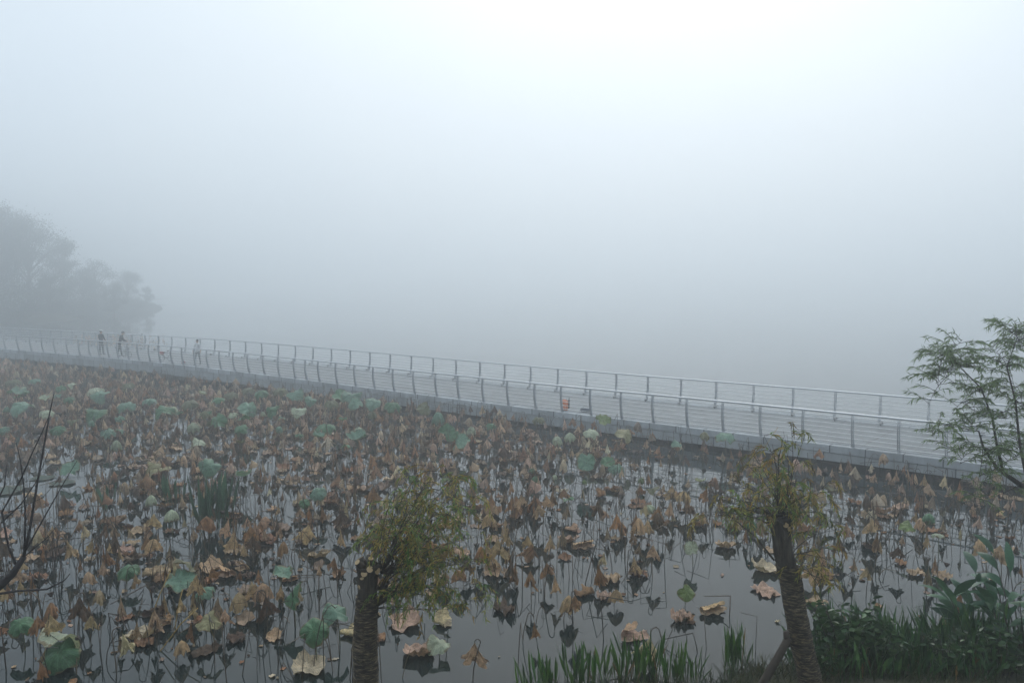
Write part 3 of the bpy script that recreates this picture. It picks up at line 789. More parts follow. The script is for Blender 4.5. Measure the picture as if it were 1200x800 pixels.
ITEMS = []   # (object, kind, attrs, screen position) for the labels
def place_withered(p, v, sc, rz, nm, col, stcol):
    d = wv[v]
    # keep the blade's lower rim at or just above the water
    z0 = 0.0
    if d['lo'] * sc < .01: z0 = .012 - d['lo'] * sc
    root = empty('withered_lotus', (p.x, p.y, min(z0, .22)), rz); root.scale = (sc, sc, sc)
    a = link('leaf', d['leaf'], root); a.color = (*col, 1); b = link('stem', d['stem'], root); b.color = (*stcol, 1)
    root['group'] = 'withered lotus leaves hanging over the water'
    c = Matrix.Translation((p.x, p.y, z0)) @ Matrix.Rotation(rz, 4, 'Z') @ (d['A'] * sc + Vector((0, 0, -.12)))
    ITEMS.append((root, 'withered', d['form'], nm, sc, proj(c)))
    return root
class Mass:
    def __init__(s): s.V = []; s.F = []; s.C = []; s.n = 0
    def add(s, mb, mat, col):
        v = np.array([tuple(q) for q in mb.v]); v = v @ np.array(mat.to_3x3()).T + np.array(mat.translation)
        s.V.append(v); s.F.extend([tuple(i + s.n for i in f) for f in mb.f]); s.n += len(v); s.C.append(np.tile(np.array(col), (len(v), 1)))
    def build(s, name, mat, parent=None):
        me = bpy.data.meshes.new(name); V = np.concatenate(s.V)
        me.from_pydata(V.tolist(), [], s.F); me.materials.append(mat)
        ca = me.color_attributes.new('Col', 'FLOAT_COLOR', 'POINT'); A = np.ones((len(V), 4), dtype=np.float32); A[:, :3] = np.concatenate(s.C); ca.data.foreach_set('color', A.ravel())
        me.polygons.foreach_set('use_smooth', [True] * len(me.polygons)); return link(name, me, parent)
def inframe(p, m=0): 
    x, y = proj(p); return -m < x < 1200 + m and y < 800 + m
# withered: the 300 nearest as things, the rest one mass
pts = scatter(2500, 62, dens, .17)
fixed_w = [(612, 740, 'bell'), (553, 785, 'folded'), (660, 715, 'hooded'), (1062, 640, 'bell'), (1040, 645, 'bell'), (1082, 610, 'bell'), (1145, 605, 'bell'), (1072, 630, 'furled'), (1022, 557, 'bell'), (1050, 560, 'bell'), (1087, 567, 'bell'), (1110, 570, 'bell'), (780, 765, 'tattered'), (672, 730, 'folded'), (735, 660, 'bell'), (765, 665, 'folded'), (718, 660, 'bell')]
fp = [at(x, y + 12, 0) for x, y, f in fixed_w]
pts = [p for p in pts if all((p - q).length > .3 for q in fp)]
vis = sorted([p for p in pts if inframe(p, 20)], key=lambda p: p.length)
things = vis[:300 - len(fp)]; rest = vis[300 - len(fp):] + [p for p in pts if not inframe(p, 20)]
for p, (x, y, f) in zip(fp, fixed_w):
    v = R.choice([i for i, q in enumerate(wv) if q['form'] == f]); nm, col = R.choice(PAL[:3] + [PAL[6]])
    place_withered(p, v, R.uniform(.85, 1.1), R.uniform(0, 6.28), nm, col, R.choice(STC))
for p in things:
    nm, col = pick(); place_withered(p, R.randrange(len(wv)), R.choice((.68, .78, .88, 1.0, 1.15)), R.uniform(0, 6.28), nm, col, R.choice(STC))
mL, mS = Mass(), Mass()
def mass_withered(p, sc=None):
    i = R.randrange(len(wv_lo)); lf, stm, A, H = wv_lo[i]; sc = sc or R.uniform(.7, 1.15)
    mt = Matrix.Translation(p) @ Matrix.Rotation(R.uniform(0, 6.28), 4, 'Z') @ Matrix.Scale(sc, 4)
    mL.add(lf, mt, tuple(q * 1.2 for q in pick()[1])); mS.add(stm, mt, R.choice(STC[:2] + [(.17, .115, .06), (.12, .08, .045)]))
for p in rest: mass_withered(p)
def dens_far(px, py): return 1.0
for p in scatter(950, 66, lambda x, y: 1.0 if y < 505 and x < 620 else (.35 if y < 530 else 0), 0, .7): mass_withered(p, R.uniform(.75, 1.2))
# beyond the bridge on the left, a brownish band of the same lotus
for _ in range(260):
    Y = R.uniform(72, 92); X = (R.triangular(70, 200, 128) - 600) / FPX * Y; p = Vector((X, Y, 0))
    if p.y > yedge(X) + DW * 1.4 + 1: mass_withered(p, R.uniform(.5, .85))
# floating
pts = scatter(780, 46, dens, .25)
vis = sorted([p for p in pts if inframe(p, 15)], key=lambda p: p.length)
fixed_f = [(735, 744, 'folded', 'pinkish', 1.1), (898, 668, 'curled', 'pale', 1.1), (897, 692, 'flat', 'pinkish', 1.25), (490, 765, 'curled', 'pinkish', 1.1), (362, 783, 'curled', 'pale', 1.1), (798, 725, 'crumpled', 'pinkish', 1.1), (475, 730, 'curled', 'pinkish', 1.2), (512, 733, 'folded', 'pale', 1.0), (830, 713, 'folded', 'tan', 1.0), (1073, 672, 'crumpled', 'tan', 1.1), (1104, 676, 'crumpled', 'tan', 1.2), (715, 680, 'crumpled', 'tan', 1.2), (850, 640, 'curled', 'tan', 1.0), (165, 745, 'curled', 'pale', 1.0)]
pd = dict(PAL)
def place_float(p, v, sc, nm, col):
    k_, me = fv[v]
    o = link('floating_lotus_leaf', me); o.location = (p.x, p.y, .004); o.rotation_euler = (0, 0, R.uniform(0, 6.28)); o.scale = (sc, sc, sc * R.uniform(.8, 1.2)); o.color = (*col, 1)
    o['group'] = 'dead lotus leaves lying on the water'
    ITEMS.append((o, 'floating', k_, nm, sc, proj(p)))
for x, y, k_, nm, sc in fixed_f:
    place_float(at(x, y, .02), R.choice([i for i, q in enumerate(fv) if q[0] == k_]), sc, nm, pd[nm])
for p in vis[:270]:
    nm, col = pick(); place_float(p, R.randrange(len(fv)), R.choice((.62, .74, .88, 1.0)), nm, col)
for p in vis[270:] + [p for p in pts if not inframe(p, 15)]:
    mt = Matrix.Translation((p.x, p.y, .004)) @ Matrix.Rotation(R.uniform(0, 6.28), 4, 'Z') @ Matrix.Scale(R.uniform(.65, 1.05), 4)
    mL.add(R.choice(fv_lo), mt, pick()[1])
# stalks
def dens_s(px, py): return min(1, dens(px, py) * 1.1 + .05)
pts = scatter(3600, 50, dens_s, 0, .6, 1.6)
vis = sorted([p for p in pts if inframe(p, 10)], key=lambda p: p.length)
for p in vis[:300]:
    i = R.randrange(len(sv)); k_, me, H = sv[i]; sc = R.uniform(.7, 1.25)
    o = link('bare_lotus_stalk', me); o.location = (p.x, p.y, 0); o.rotation_euler = (R.uniform(-.1, .1), R.uniform(-.1, .1), R.uniform(0, 6.28)); o.scale = (sc, sc, sc)
    ci = R.randrange(4); o.color = (*STC[ci], 1); o['group'] = 'leafless lotus stalks standing in the water'
    ITEMS.append((o, 'stalk', k_, ('dark', 'brown', 'blackish', 'ochre')[ci], sc, proj((p.x, p.y, H * sc * .6))))
for p in vis[300:] + [p for p in pts if not inframe(p, 10)]:
    mt = Matrix.Translation((p.x, p.y, 0)) @ Matrix.Rotation(R.uniform(0, 6.28), 4, 'Z') @ Matrix.Scale(R.uniform(.7, 1.3), 4)
    mS.add(R.choice(sv_lo), mt, R.choice(STC))
mo = mL.build('withered_lotus_field', M['withered_mass']); tag(mo, 'brown mass of withered lotus farther out towards the footbridge', 'lotus', None, 'stuff')
mS.build('stalks', M['stalk_mass'], mo)
lt = Mass()
for p in scatter(1500, 38, lambda x, y: min(1, dens(x, y) + .12), 0, .7, 1.3):
    mt = Matrix.Translation((p.x, p.y, .002)) @ Matrix.Rotation(R.uniform(0, 6.28), 4, 'Z') @ Matrix.Diagonal((*[R.uniform(.05, .28)] * 2, R.uniform(.1, .3), 1))
    lt.add(R.choice(fv_lo), mt, pick()[1])
tag(lt.build('leaf_litter', M['withered_mass']), 'scraps of dead leaf floating on the water', 'leaf litter', None, 'stuff')
# a few long yellow stalks at the lower left
for (x0, y0, x1, y1, z1) in ((172, 738, 200, 668, .75), (188, 762, 232, 712, .55), (205, 736, 214, 690, .6), (885, 545, 912, 500, 1.1)):
    a = at(x0, y0, 0); b = atd(x1, y1, a.y + .2)
    mb = MB(); mb.tube([a - Vector((0, 0, .2)) - a, Vector((0, 0, 0)), (b - a) * .55 + Vector((0, 0, .06)), b - a], .010, 6)
    o = mb.build('bare_lotus_stalk', M['stalk'], None, True); o.location = a; o.color = (.30, .20, .06, 1); o['group'] = 'leafless lotus stalks standing in the water'
    ITEMS.append((o, 'stalk', 'slanting', 'yellow', 1.4, ((x0 + x1) / 2, (y0 + y1) / 2)))
# seed pods
POD = simple('seed_pod', (.035, .022, .016), .85, 0, .4, 30)
podm = []
for i in range(4):
    H = R.uniform(.3, .6); a = R.uniform(-.1, .1); bnd = R.uniform(.3, 2.6)
    pts = [(0, 0, -.2), (a * .5, 0, H * .6), (a, 0, H), (a + .04 * math.sin(bnd), 0, H + .05 * math.cos(bnd * .5)), (a + .09 * math.sin(bnd), 0, H + .06 * math.cos(bnd))]
    ms = MB(); ms.tube(pts, .006, 5)
    e = Vector(pts[-1]); dv = (e - Vector(pts[-2])).normalized()
    mp_ = MB(); mp_.tube([e, e + dv * .015, e + dv * .05, e + dv * .075, e + dv * .08], [.008, .016, .036, .044, .036], 12)
    podm.append((ms.mesh('pod_stem', M['stalk'], True, False), mp_.mesh('seed_pod', POD, True, False), H))
for p in scatter(34, 22, dens, .5, 0):
    if not inframe(p): continue
    i = R.randrange(4); root = empty('lotus_seed_pod', p, R.uniform(0, 6.28)); sc = R.uniform(.85, 1.25); root.scale = (sc,) * 3
    a = link('stem', podm[i][0], root); a.color = (*R.choice(STC), 1); link('pod', podm[i][1], root)
    root['group'] = 'dried lotus seed pods'; ITEMS.append((root, 'pod', 'nodding', 'dark', sc, proj((p.x, p.y, podm[i][2] * sc))))

# green lotus leaves --------------------------------------------------------
GC = {'green': (.095, .20, .105), 'bluish': (.155, .265, .19), 'pale': (.42, .47, .34), 'yellow': (.29, .27, .14), 'lime': (.14, .20, .06), 'olive': (.14, .145, .075)}
def place_green(px, py, wpx, kind, cn, h=.75, tilt=None, az=None, grp=True):
    p = at(px, py, h); dist = p.length; sc = max(.35, min(1.5, wpx / FPX * dist / .60))
    if not (p.y > shore(p.x) + .1): return
    if p.y > yedge(p.x) - .35: p.y = yedge(p.x) - .35
    tl = R.uniform(.1, .6) if tilt is None else tilt; az_ = R.uniform(0, 6.28) if az is None else az
    root = empty('lotus_plant', (p.x, p.y, 0))
    me = R.choice(gmesh[kind]); lf = link('leaf', me, root)
    lf.location = (0, 0, h); lf.scale = (sc,) * 3
    lf.rotation_euler = (Matrix.Rotation(az_, 3, 'Z') @ Matrix.Rotation(tl, 3, 'X') @ Matrix.Rotation(R.uniform(0, 6.28), 3, 'Z')).to_euler()
    j = R.uniform(.88, 1.12); lf.color = (*[q * j for q in GC[cn]], 1)
    dx, dy = R.uniform(-.25, .25) * h, R.uniform(-.2, .2) * h
    mb = MB(); mb.tube([(dx, dy, -.25), (dx * .8, dy * .8, h * .35), (dx * .3, dy * .3, h * .8), (0, 0, h - .012)], .0085, 6)
    st_ = mb.build('stem', M['stalk'], root, True); st_.color = (.09, .10, .04, 1) if cn != 'yellow' else (.16, .12, .04, 1)
    root['group'] = 'living lotus leaves'
    ITEMS.append((root, 'green', kind, cn, sc, (px, py)))
CAMT = math.pi      # azimuth that tips a blade towards the camera
G = [(76, 742, 46, 'halffold', 'pale', .5, .7, 2.6), (68, 762, 44, 'dome', 'green', .35, .7, 0), (368, 738, 36, 'dome', 'green', .55, .9, 0.2), (394, 716, 33, 'halffold', 'bluish', .6, .5, .6), (226, 664, 34, 'halffold', 'olive', .6, 1.1, 2.2), (212, 680, 34, 'flat', 'bluish', .5, .35, 0), (238, 690, 26, 'dome', 'bluish', .4, .4, -.4),
     (22, 728, 30, 'dome', 'green', .5, .5, 0), (332, 670, 24, 'flat', 'bluish', .7, .3, .5), (341, 694, 32, 'halffold', 'green', .6, 1.0, -1.2), (372, 575, 22, 'dome', 'bluish', .7, .6, 0), (356, 588, 16, 'dome', 'green', .5, .8, 0), (687, 541, 23, 'flat', 'bluish', .75, 1.15, -.5), (201, 597, 22, 'bonnet', 'pale', .65, 0, 0), (177, 580, 20, 'bonnet', 'pale', .65, .1, 0), (149, 665, 28, 'dome', 'green', .4, .4, 0),
     (243, 726, 28, 'halffold', 'yellow', .5, .5, 0), (514, 752, 30, 'halffold', 'pale', .25, .4, .3), (805, 694, 20, 'halffold', 'lime', .25, 1.0, 0), (810, 642, 17, 'flat', 'pale', .4, 1.2, -.6), (418, 513, 24, 'cup', 'bluish', .8, .3, 0), (420, 503, 14, 'dome', 'pale', .9, .7, 0), (381, 497, 28, 'dome', 'green', .85, .1, 0), (350, 480, 18, 'halffold', 'pale', .9, .6, 0),
     (400, 464, 22, 'flat', 'green', 1.1, .4, 0), (412, 462, 26, 'halffold', 'bluish', 1.2, .6, .5), (416, 472, 18, 'halffold', 'bluish', 1.0, .8, 0), (388, 470, 20, 'dome', 'olive', 1.0, .3, 0), (537, 517, 24, 'halffold', 'bluish', .6, .9, -.8), (526, 507, 24, 'flat', 'green', .7, .9, .7), (513, 483, 28, 'bonnet', 'bluish', 1.0, .3, 0), (498, 478, 18, 'halffold', 'olive', 1.0, .9, .5), (460, 472, 26, 'dome', 'green', 1.0, .3, 0), (438, 470, 20, 'halffold', 'bluish', 1.0, .5, 0), (436, 482, 16, 'bonnet', 'olive', .9, .2, 0), (552, 500, 18, 'bonnet', 'pale', .85, .2, 0), (575, 497, 14, 'dome', 'green', .8, .4, 0),
     (653, 511, 19, 'bonnet', 'pale', .85, .1, 0), (668, 507, 19, 'bonnet', 'pale', .9, .2, 0), (693, 504, 22, 'dome', 'pale', .95, .3, 0), (707, 492, 19, 'flat', 'lime', 1.1, .6, .3), (732, 508, 19, 'halffold', 'yellow', .95, .7, .4), (850, 507, 27, 'dome', 'bluish', 1.0, .1, 0), (826, 506, 16, 'bonnet', 'yellow', 1.0, .2, 0), (793, 519, 12, 'halffold', 'bluish', .7, .5, 0), (631, 489, 18, 'dome', 'olive', 1.0, .2, 0), (752, 560, 13, 'bonnet', 'lime', .35, .5, 0), (722, 545, 24, 'dome', 'bluish', .45, .3, 0), (712, 541, 18, 'flat', 'green', .5, .5, 0), (685, 562, 10, 'bonnet', 'lime', .4, .1, 0), (650, 556, 10, 'bonnet', 'pale', .4, .1, 0),
     (112, 455, 26, 'dome', 'pale', 1.0, .3, .2), (117, 461, 20, 'halffold', 'bluish', .9, .6, 0), (147, 472, 30, 'dome', 'bluish', .9, .2, 0), (25, 474, 26, 'halffold', 'bluish', .9, .4, 0), (54, 481, 18, 'dome', 'pale', .8, .3, 0), (66, 501, 18, 'dome', 'green', .8, .5, 0), (112, 482, 22, 'halffold', 'green', .8, .5, 0), (126, 504, 17, 'dome', 'bluish', .7, .4, 0), (136, 516, 20, 'bonnet', 'pale', .7, .2, 0), (175, 467, 18, 'dome', 'bluish', 1.0, .1, 0), (192, 479, 22, 'halffold', 'green', .9, .4, 0), (203, 476, 14, 'bonnet', 'pale', .9, .1, 0), (222, 470, 22, 'dome', 'olive', .9, .3, 0), (226, 495, 20, 'bonnet', 'pale', .8, .2, 0), (240, 482, 18, 'dome', 'olive', .9, .3, 0), (255, 492, 20, 'halffold', 'green', .8, .8, 0), (273, 484, 13, 'dome', 'pale', .8, .4, 0), (291, 478, 22, 'halffold', 'bluish', 1.0, .9, .7), (282, 500, 18, 'dome', 'green', .7, .5, 0), (232, 517, 19, 'halffold', 'pale', .7, .3, 0), (246, 545, 24, 'halffold', 'bluish', .8, .9, .4), (184, 545, 30, 'halffold', 'yellow', .5, .3, 0), (82, 549, 20, 'flat', 'bluish', .4, .7, 0), (3, 502, 14, 'dome', 'bluish', .8, .6, 0),
     (318, 480, 20, 'halffold', 'green', .9, .9, -.7), (308, 482, 10, 'bonnet', 'pale', .8, .1, 0), (328, 455, 20, 'dome', 'olive', 1.1, .3, 0), (345, 460, 20, 'halffold', 'bluish', 1.1, .5, 0), (364, 468, 14, 'halffold', 'bluish', 1.0, .9, .5), (306, 458, 20, 'dome', 'green', 1.1, .3, 0), (15, 445, 20, 'dome', 'olive', 1.0, .2, 0), (40, 444, 12, 'dome', 'bluish', 1.0, .2, 0), (84, 450, 9, 'halffold', 'pale', 1.1, .6, 0), (150, 449, 16, 'dome', 'olive', 1.1, .2, 0), (70, 453, 12, 'dome', 'green', 1.0, .4, 0), (20, 458, 18, 'flat', 'bluish', .8, .2, 0), (80, 466, 14, 'dome', 'green', .9, .4, 0), (270, 460, 18, 'dome', 'olive', 1.0, .2, 0), (255, 466, 16, 'dome', 'green', .9, .2, 0), (290, 455, 16, 'dome', 'olive', 1.0, .2, 0)]
for g in G: place_green(*g)
for _ in range(26):
    x = R.uniform(-10, 420); y = R.triangular(448, 560, 465); place_green(x, y, R.uniform(.6, 1.0) * .52 * FPX / at(x, y, .8).length, R.choice(GK), R.choice(['green', 'bluish', 'bluish', 'olive', 'pale', 'green']), R.uniform(.55, 1.0))
for _ in range(14):
    x = R.uniform(420, 1150); y = 500 + (x - 420) * .11 + R.uniform(-5, 60); place_green(x, y, R.uniform(.5, .75) * .52 * FPX / at(x, y, .8).length, R.choice(GK), R.choice(['green', 'olive', 'pale', 'lime']), R.uniform(.45, .8))
# flat leaves lying on the open water at the left
for (x, y, w_) in ((8, 575, 36), (73, 566, 26), (50, 560, 20)):
    p = at(x, y, .02); mb = MB(); v, f, u = green_leaf(R, 'flat'); mb.add([(a[0], a[1], max(.004, a[2] * .15 + .012)) for a in v], f, None, u)
    o = mb.build('floating_lotus_leaf', M['green'], None, True); o.location = p; sc = w_ / FPX * p.length / .6; o.scale = (sc,) * 3; o.color = (.05, .085, .06, 1); o['group'] = 'dead lotus leaves lying on the water'
    ITEMS.append((o, 'floating', 'flat', 'green', sc, (x, y)))

# ------------------------------------------------------------------ blade plants (pickerelweed, iris, canna)
def blade(mb, base, dirv, L, wd, droop, col, stalk=.45, n=6, fold=.25):
    """a stalk that opens into a lance-shaped blade"""
    dirv = Vector(dirv).normalized(); side = dirv.cross(Vector((R.uniform(-1, 1), R.uniform(-1, 1), .1))).normalized()
    pts = []; p = Vector(base); d = dirv.copy(); st_ = L / n
    for i in range(n + 1):
        pts.append(p.copy()); p = p + d * st_; d = (d + Vector((dirv.x, dirv.y, -.9)) * droop * .25).normalized()
    vs = []; fs = []
    for i, q in enumerate(pts):
        t = i / n
        if t < stalk: w_ = .006
        else:
            u_ = (t - stalk) / (1 - stalk); w_ = max(.002, wd * (math.sin(PI * min(1, u_ * .92 + .08)) ** .8))
        nrm = side.cross((pts[min(n, i + 1)] - pts[max(0, i - 1)]).normalized())
        vs += [q + side * w_ + nrm * w_ * fold, q, q - side * w_ + nrm * w_ * fold]
    for i in range(n):
        a = i * 3; fs += [(a, a + 1, a + 4, a + 3), (a + 1, a + 2, a + 5, a + 4)]
    mb.add(vs, fs, col)
def clump(name, p, rad, n, h, wd, cols, label, cat, group, spread=.35, stalk=.45, droop=.15, dead=.06):
    root = empty(name, p, 0, label=label, cat=cat, group=group)
    mb = MB(); md = MB()
    for _ in range(n):
        a = R.uniform(0, 6.28); r = rad * math.sqrt(R.random()); b = (r * math.cos(a), r * math.sin(a), -.08)
        z = gz(p.x + b[0], p.y + b[1]) ; b = (b[0], b[1], max(z, -.1) - p.z - .03)
        tl = R.gauss(0, spread); dv = (tl * math.cos(a) + R.gauss(0, .08), tl * math.sin(a) + R.gauss(0, .08), 1)
        c = R.choice(cols); j = R.uniform(.7, 1.3)
        if R.random() < dead: blade(md, b, dv, h * R.uniform(.5, .9), wd * .7, .5, (.16 * j, .10 * j, .035 * j), stalk)
        else: blade(mb, b, dv, h * R.uniform(.55, 1.05), wd * R.uniform(.7, 1.2), droop * R.uniform(.2, 1.6), tuple(q * j for q in c), stalk)
    mb.build('leaves', M['blade'], root, True)
    if md.v: md.build('dead_leaves', M['blade'], root, True)
    return root
PG = [(0.0442, 0.1235, 0.023), (0.0624, 0.156, 0.0276), (0.0312, 0.0858, 0.0184), (0.091, 0.182, 0.0345)]
def gp_(px, Y): 
    X = (px - 600) / FPX * Y; return Vector((X, Y, max(gz(X, Y), -.02)))
gs = 'pickerelweed clumps along the bank'
for px, Y, rad, n, h, lab in ((632, 11.35, .30, 46, .62, 'leftmost low bright green pickerelweed clump at the bottom edge'), (690, 11.55, .34, 64, .74, 'grassy green pickerelweed clump left of the tall middle clump'), (752, 11.6, .36, 78, .86, 'tall dense pickerelweed clump with a dead lotus leaf in it'), (806, 11.5, .30, 56, .72, 'pickerelweed clump between the dense clump and the separate small one'), (872, 11.75, .24, 40, .84, 'separate small pickerelweed clump just left of the wooden stake')):
    clump('pickerelweed', gp_(px, Y), rad, n, h, .021, PG, lab, 'water plant', gs, .22, .42, .12)
DG = [(0.0364, 0.104, 0.0322), (0.052, 0.13, 0.0391), (0.026, 0.0728, 0.0276), (0.0715, 0.156, 0.0414)]
for px, Y, rad, n, h, lab in ((985, 12.3, .45, 70, .95, 'upright pickerelweed behind the dark shrub, right of the leaning trunk'), (1042, 12.5, .45, 70, .95, 'pickerelweed clump between the dark shrub and the iris blades'), (1135, 12.2, .45, 70, .90, 'dark pickerelweed under the broad canna leaves'), (1085, 12.0, .4, 46, .70, 'low pickerelweed in the middle of the right bank')):
    clump('pickerelweed', gp_(px, Y), rad, n, h, .024, DG, lab, 'water plant', gs, .28, .42, .15)
for px, Y, rad, n, h, lab in ((962, 11.7, .35, 60, .62, 'strap-leaved clump hugging the right side of the leaning trunk'), (1012, 11.0, .4, 70, .55, 'strap-leaved clump in front of the rounded dark shrub'), (1062, 11.9, .42, 80, .85, 'dense strap-leaved clump right of the rounded dark shrub'), (1098, 11.5, .42, 80, .75, 'strap-leaved clump in front of the thin iris blades'), (1140, 11.6, .42, 80, .85, 'strap-leaved clump in front of the overhanging canna'), (1178, 11.8, .4, 70, 1.0, 'strap-leaved clump under the tallest canna'), (1072, 11.0, .4, 64, .5, 'low strap-leaved clump at the bottom edge below the iris'), (1150, 10.9, .45, 70, .55, 'low strap-leaved clump at the bottom edge below the canna')):
    clump('pickerelweed', gp_(px, Y), rad, n, h, .022, DG, lab, 'water plant', gs, .3, .40, .18)
clump('iris_plant', gp_(1098, 12.35), .28, 34, .95, .010, DG, 'thin dark iris blades standing at the edge of the right bank', 'water plant', None, .22, .02, .1)
clump('iris_plant', gp_(1180, 11.9), .30, 30, .9, .010, DG, 'thin iris blades at the far right edge below the canna', 'water plant', None, .3, .02, .25)
CG = [(0.0312, 0.1014, 0.0483), (0.0442, 0.13, 0.0598), (0.0234, 0.0728, 0.0368), (0.0715, 0.1625, 0.0782)]
def canna(p, rad, n, h, label):
    root = empty('canna_plant', p, 0, label=label, cat='plant', group='broad-leaved canna plants on the bank')
    ms = MB(); ml = MB(); md = MB()
    for _ in range(n):
        a = R.uniform(0, 6.28); r = rad * math.sqrt(R.random()); b = Vector((r * math.cos(a), r * math.sin(a), -.1)); H = h * R.uniform(.55, 1.0)
        e = b + Vector((math.cos(a) * .25 * H, math.sin(a) * .25 * H, H * .75)); ms.tube([b, b.lerp(e, .5) + Vector((0, 0, .05)), e], [.014, .011, .006], 5)
        for k in range(5):
            t = .35 + .65 * k / 4; q = b.lerp(e, t); aa = a + R.gauss(0, 1.2); tl = R.uniform(.3, 1.0) * (1.25 - .5 * t)
            c = R.choice(CG); j = R.uniform(.7, 1.35); dead = False
            blade(md if dead else ml, q, (math.cos(aa) * tl, math.sin(aa) * tl, 1), R.uniform(.42, .64), R.uniform(.055, .082), R.uniform(.4, 1.1), (.2, .11, .035) if dead else tuple(x * j for x in c), .16, 8, .22)
    ms.build('stems', M['twig'], root, True); ml.build('leaves', M['blade'], root, True)
    if md.v: md.build('dead_leaves', M['blade'], root, True)
for px, Y, n, h, lab in ((1180, 12.0, 8, 1.35, 'broad-bladed dark green canna overhanging the water at right'), (1228, 11.6, 13, 1.95, 'tallest broad-bladed canna at the right edge of the view')):
    canna(gp_(px, Y), .36, n, h, lab)
for px, py, n, h, lab in ((252, 618, 46, 1.35, 'green clump of broad reed blades standing in the lotus field'), (205, 592, 12, 1.0, 'sparse reed blades left of the big green reed clump'), (122, 600, 10, .85, 'few thin green blades near the bare branches')):
    clump('reed_clump', at(px, py, 0), .42 if n > 20 else .25, n, h * 1.12, .046, [(.055, .12, .07), (.045, .10, .058), (.07, .14, .08)], lab, 'water plant', 'reed clumps out in the lotus', .16, .35, .08)
# broad leafy shrub
def shrub(p, rx, h, n, cols, label, lw=.03, ll=.11):
    root = empty('leafy_shrub', p, 0, label=label, cat='shrub', group='dark shrubs on the right bank')
    ms = MB(); ml = MB()
    for _ in range(int(n / 14)):
        a = R.uniform(0, 6.28); e = Vector((rx * math.cos(a) * R.uniform(.2, 1), rx * math.sin(a) * R.uniform(.2, 1), h * R.uniform(.35, 1.0)))
        b = Vector((e.x * .25, e.y * .25, -.05)); mid = b.lerp(e, .55) + Vector((0, 0, h * .12))
        ms.tube([b, mid, e], [.010, .007, .003], 4)
        for k in range(14):
            t = .3 + .7 * k / 13; q = b.lerp(mid, t * 2) if t < .5 else mid.lerp(e, t * 2 - 1)
            aa = R.uniform(0, 6.28); dv = Vector((math.cos(aa), math.sin(aa), R.uniform(-.3, .35)))
            c = R.choice(cols); j = R.uniform(.65, 1.35); blade(ml, q, dv, ll * R.uniform(.7, 1.4), lw * R.uniform(.8, 1.2), .4, tuple(x * j for x in c), .08, 4, .2)
    ms.build('stems', M['twig'], root, True); ml.build('foliage', M['blade'], root, True)
SG = [(0.0364, 0.091, 0.0299), (0.052, 0.117, 0.0368), (0.0234, 0.0585, 0.023), (0.078, 0.1365, 0.0506)]
shrub(gp_(1005, 11.5), .62, .98, 900, SG, 'rounded leafy shrub of small dark leaves right of the leaning wrapped trunk', .026, .12)
shrub(gp_(1050, 11.3), .50, .72, 560, SG, 'lower dark shrub on the right bank in front of the iris', .024, .10)
shrub(gp_(965, 11.2), .38, .6, 320, SG, 'small shrub at the foot of the leaning trunk', .022, .09)
shrub(gp_(1130, 11.2), .55, .70, 500, SG, 'low leafy shrub beneath the canna at lower right', .022, .09)
shrub(gp_(1195, 11.0), .55, .75, 420, SG, 'dark shrub in the bottom right corner', .024, .10)
# bank grass
mb = MB()
for _ in range(8000):
    x = R.uniform(-7, 9.5); s_ = shore(x); y = s_ - abs(R.gauss(0, 1.0)) + .06
    if x < 0.2 and R.random() < .8: continue
    z = gz(x, y); c = R.choice([(.03, .05, .014), (.05, .065, .02), (.02, .038, .012), (.09, .075, .03)]); j = R.uniform(.6, 1.4)
    blade(mb, (x, y, z - .02), (R.gauss(0, .35), R.gauss(0, .35), 1), R.uniform(.12, .36), .005, .6, tuple(q * j for q in c), 0, 3, .1)
tag(mb.build('bank_grass', M['blade'], None, True), 'rough dark grass growing along the bank', 'grass', None, 'stuff')

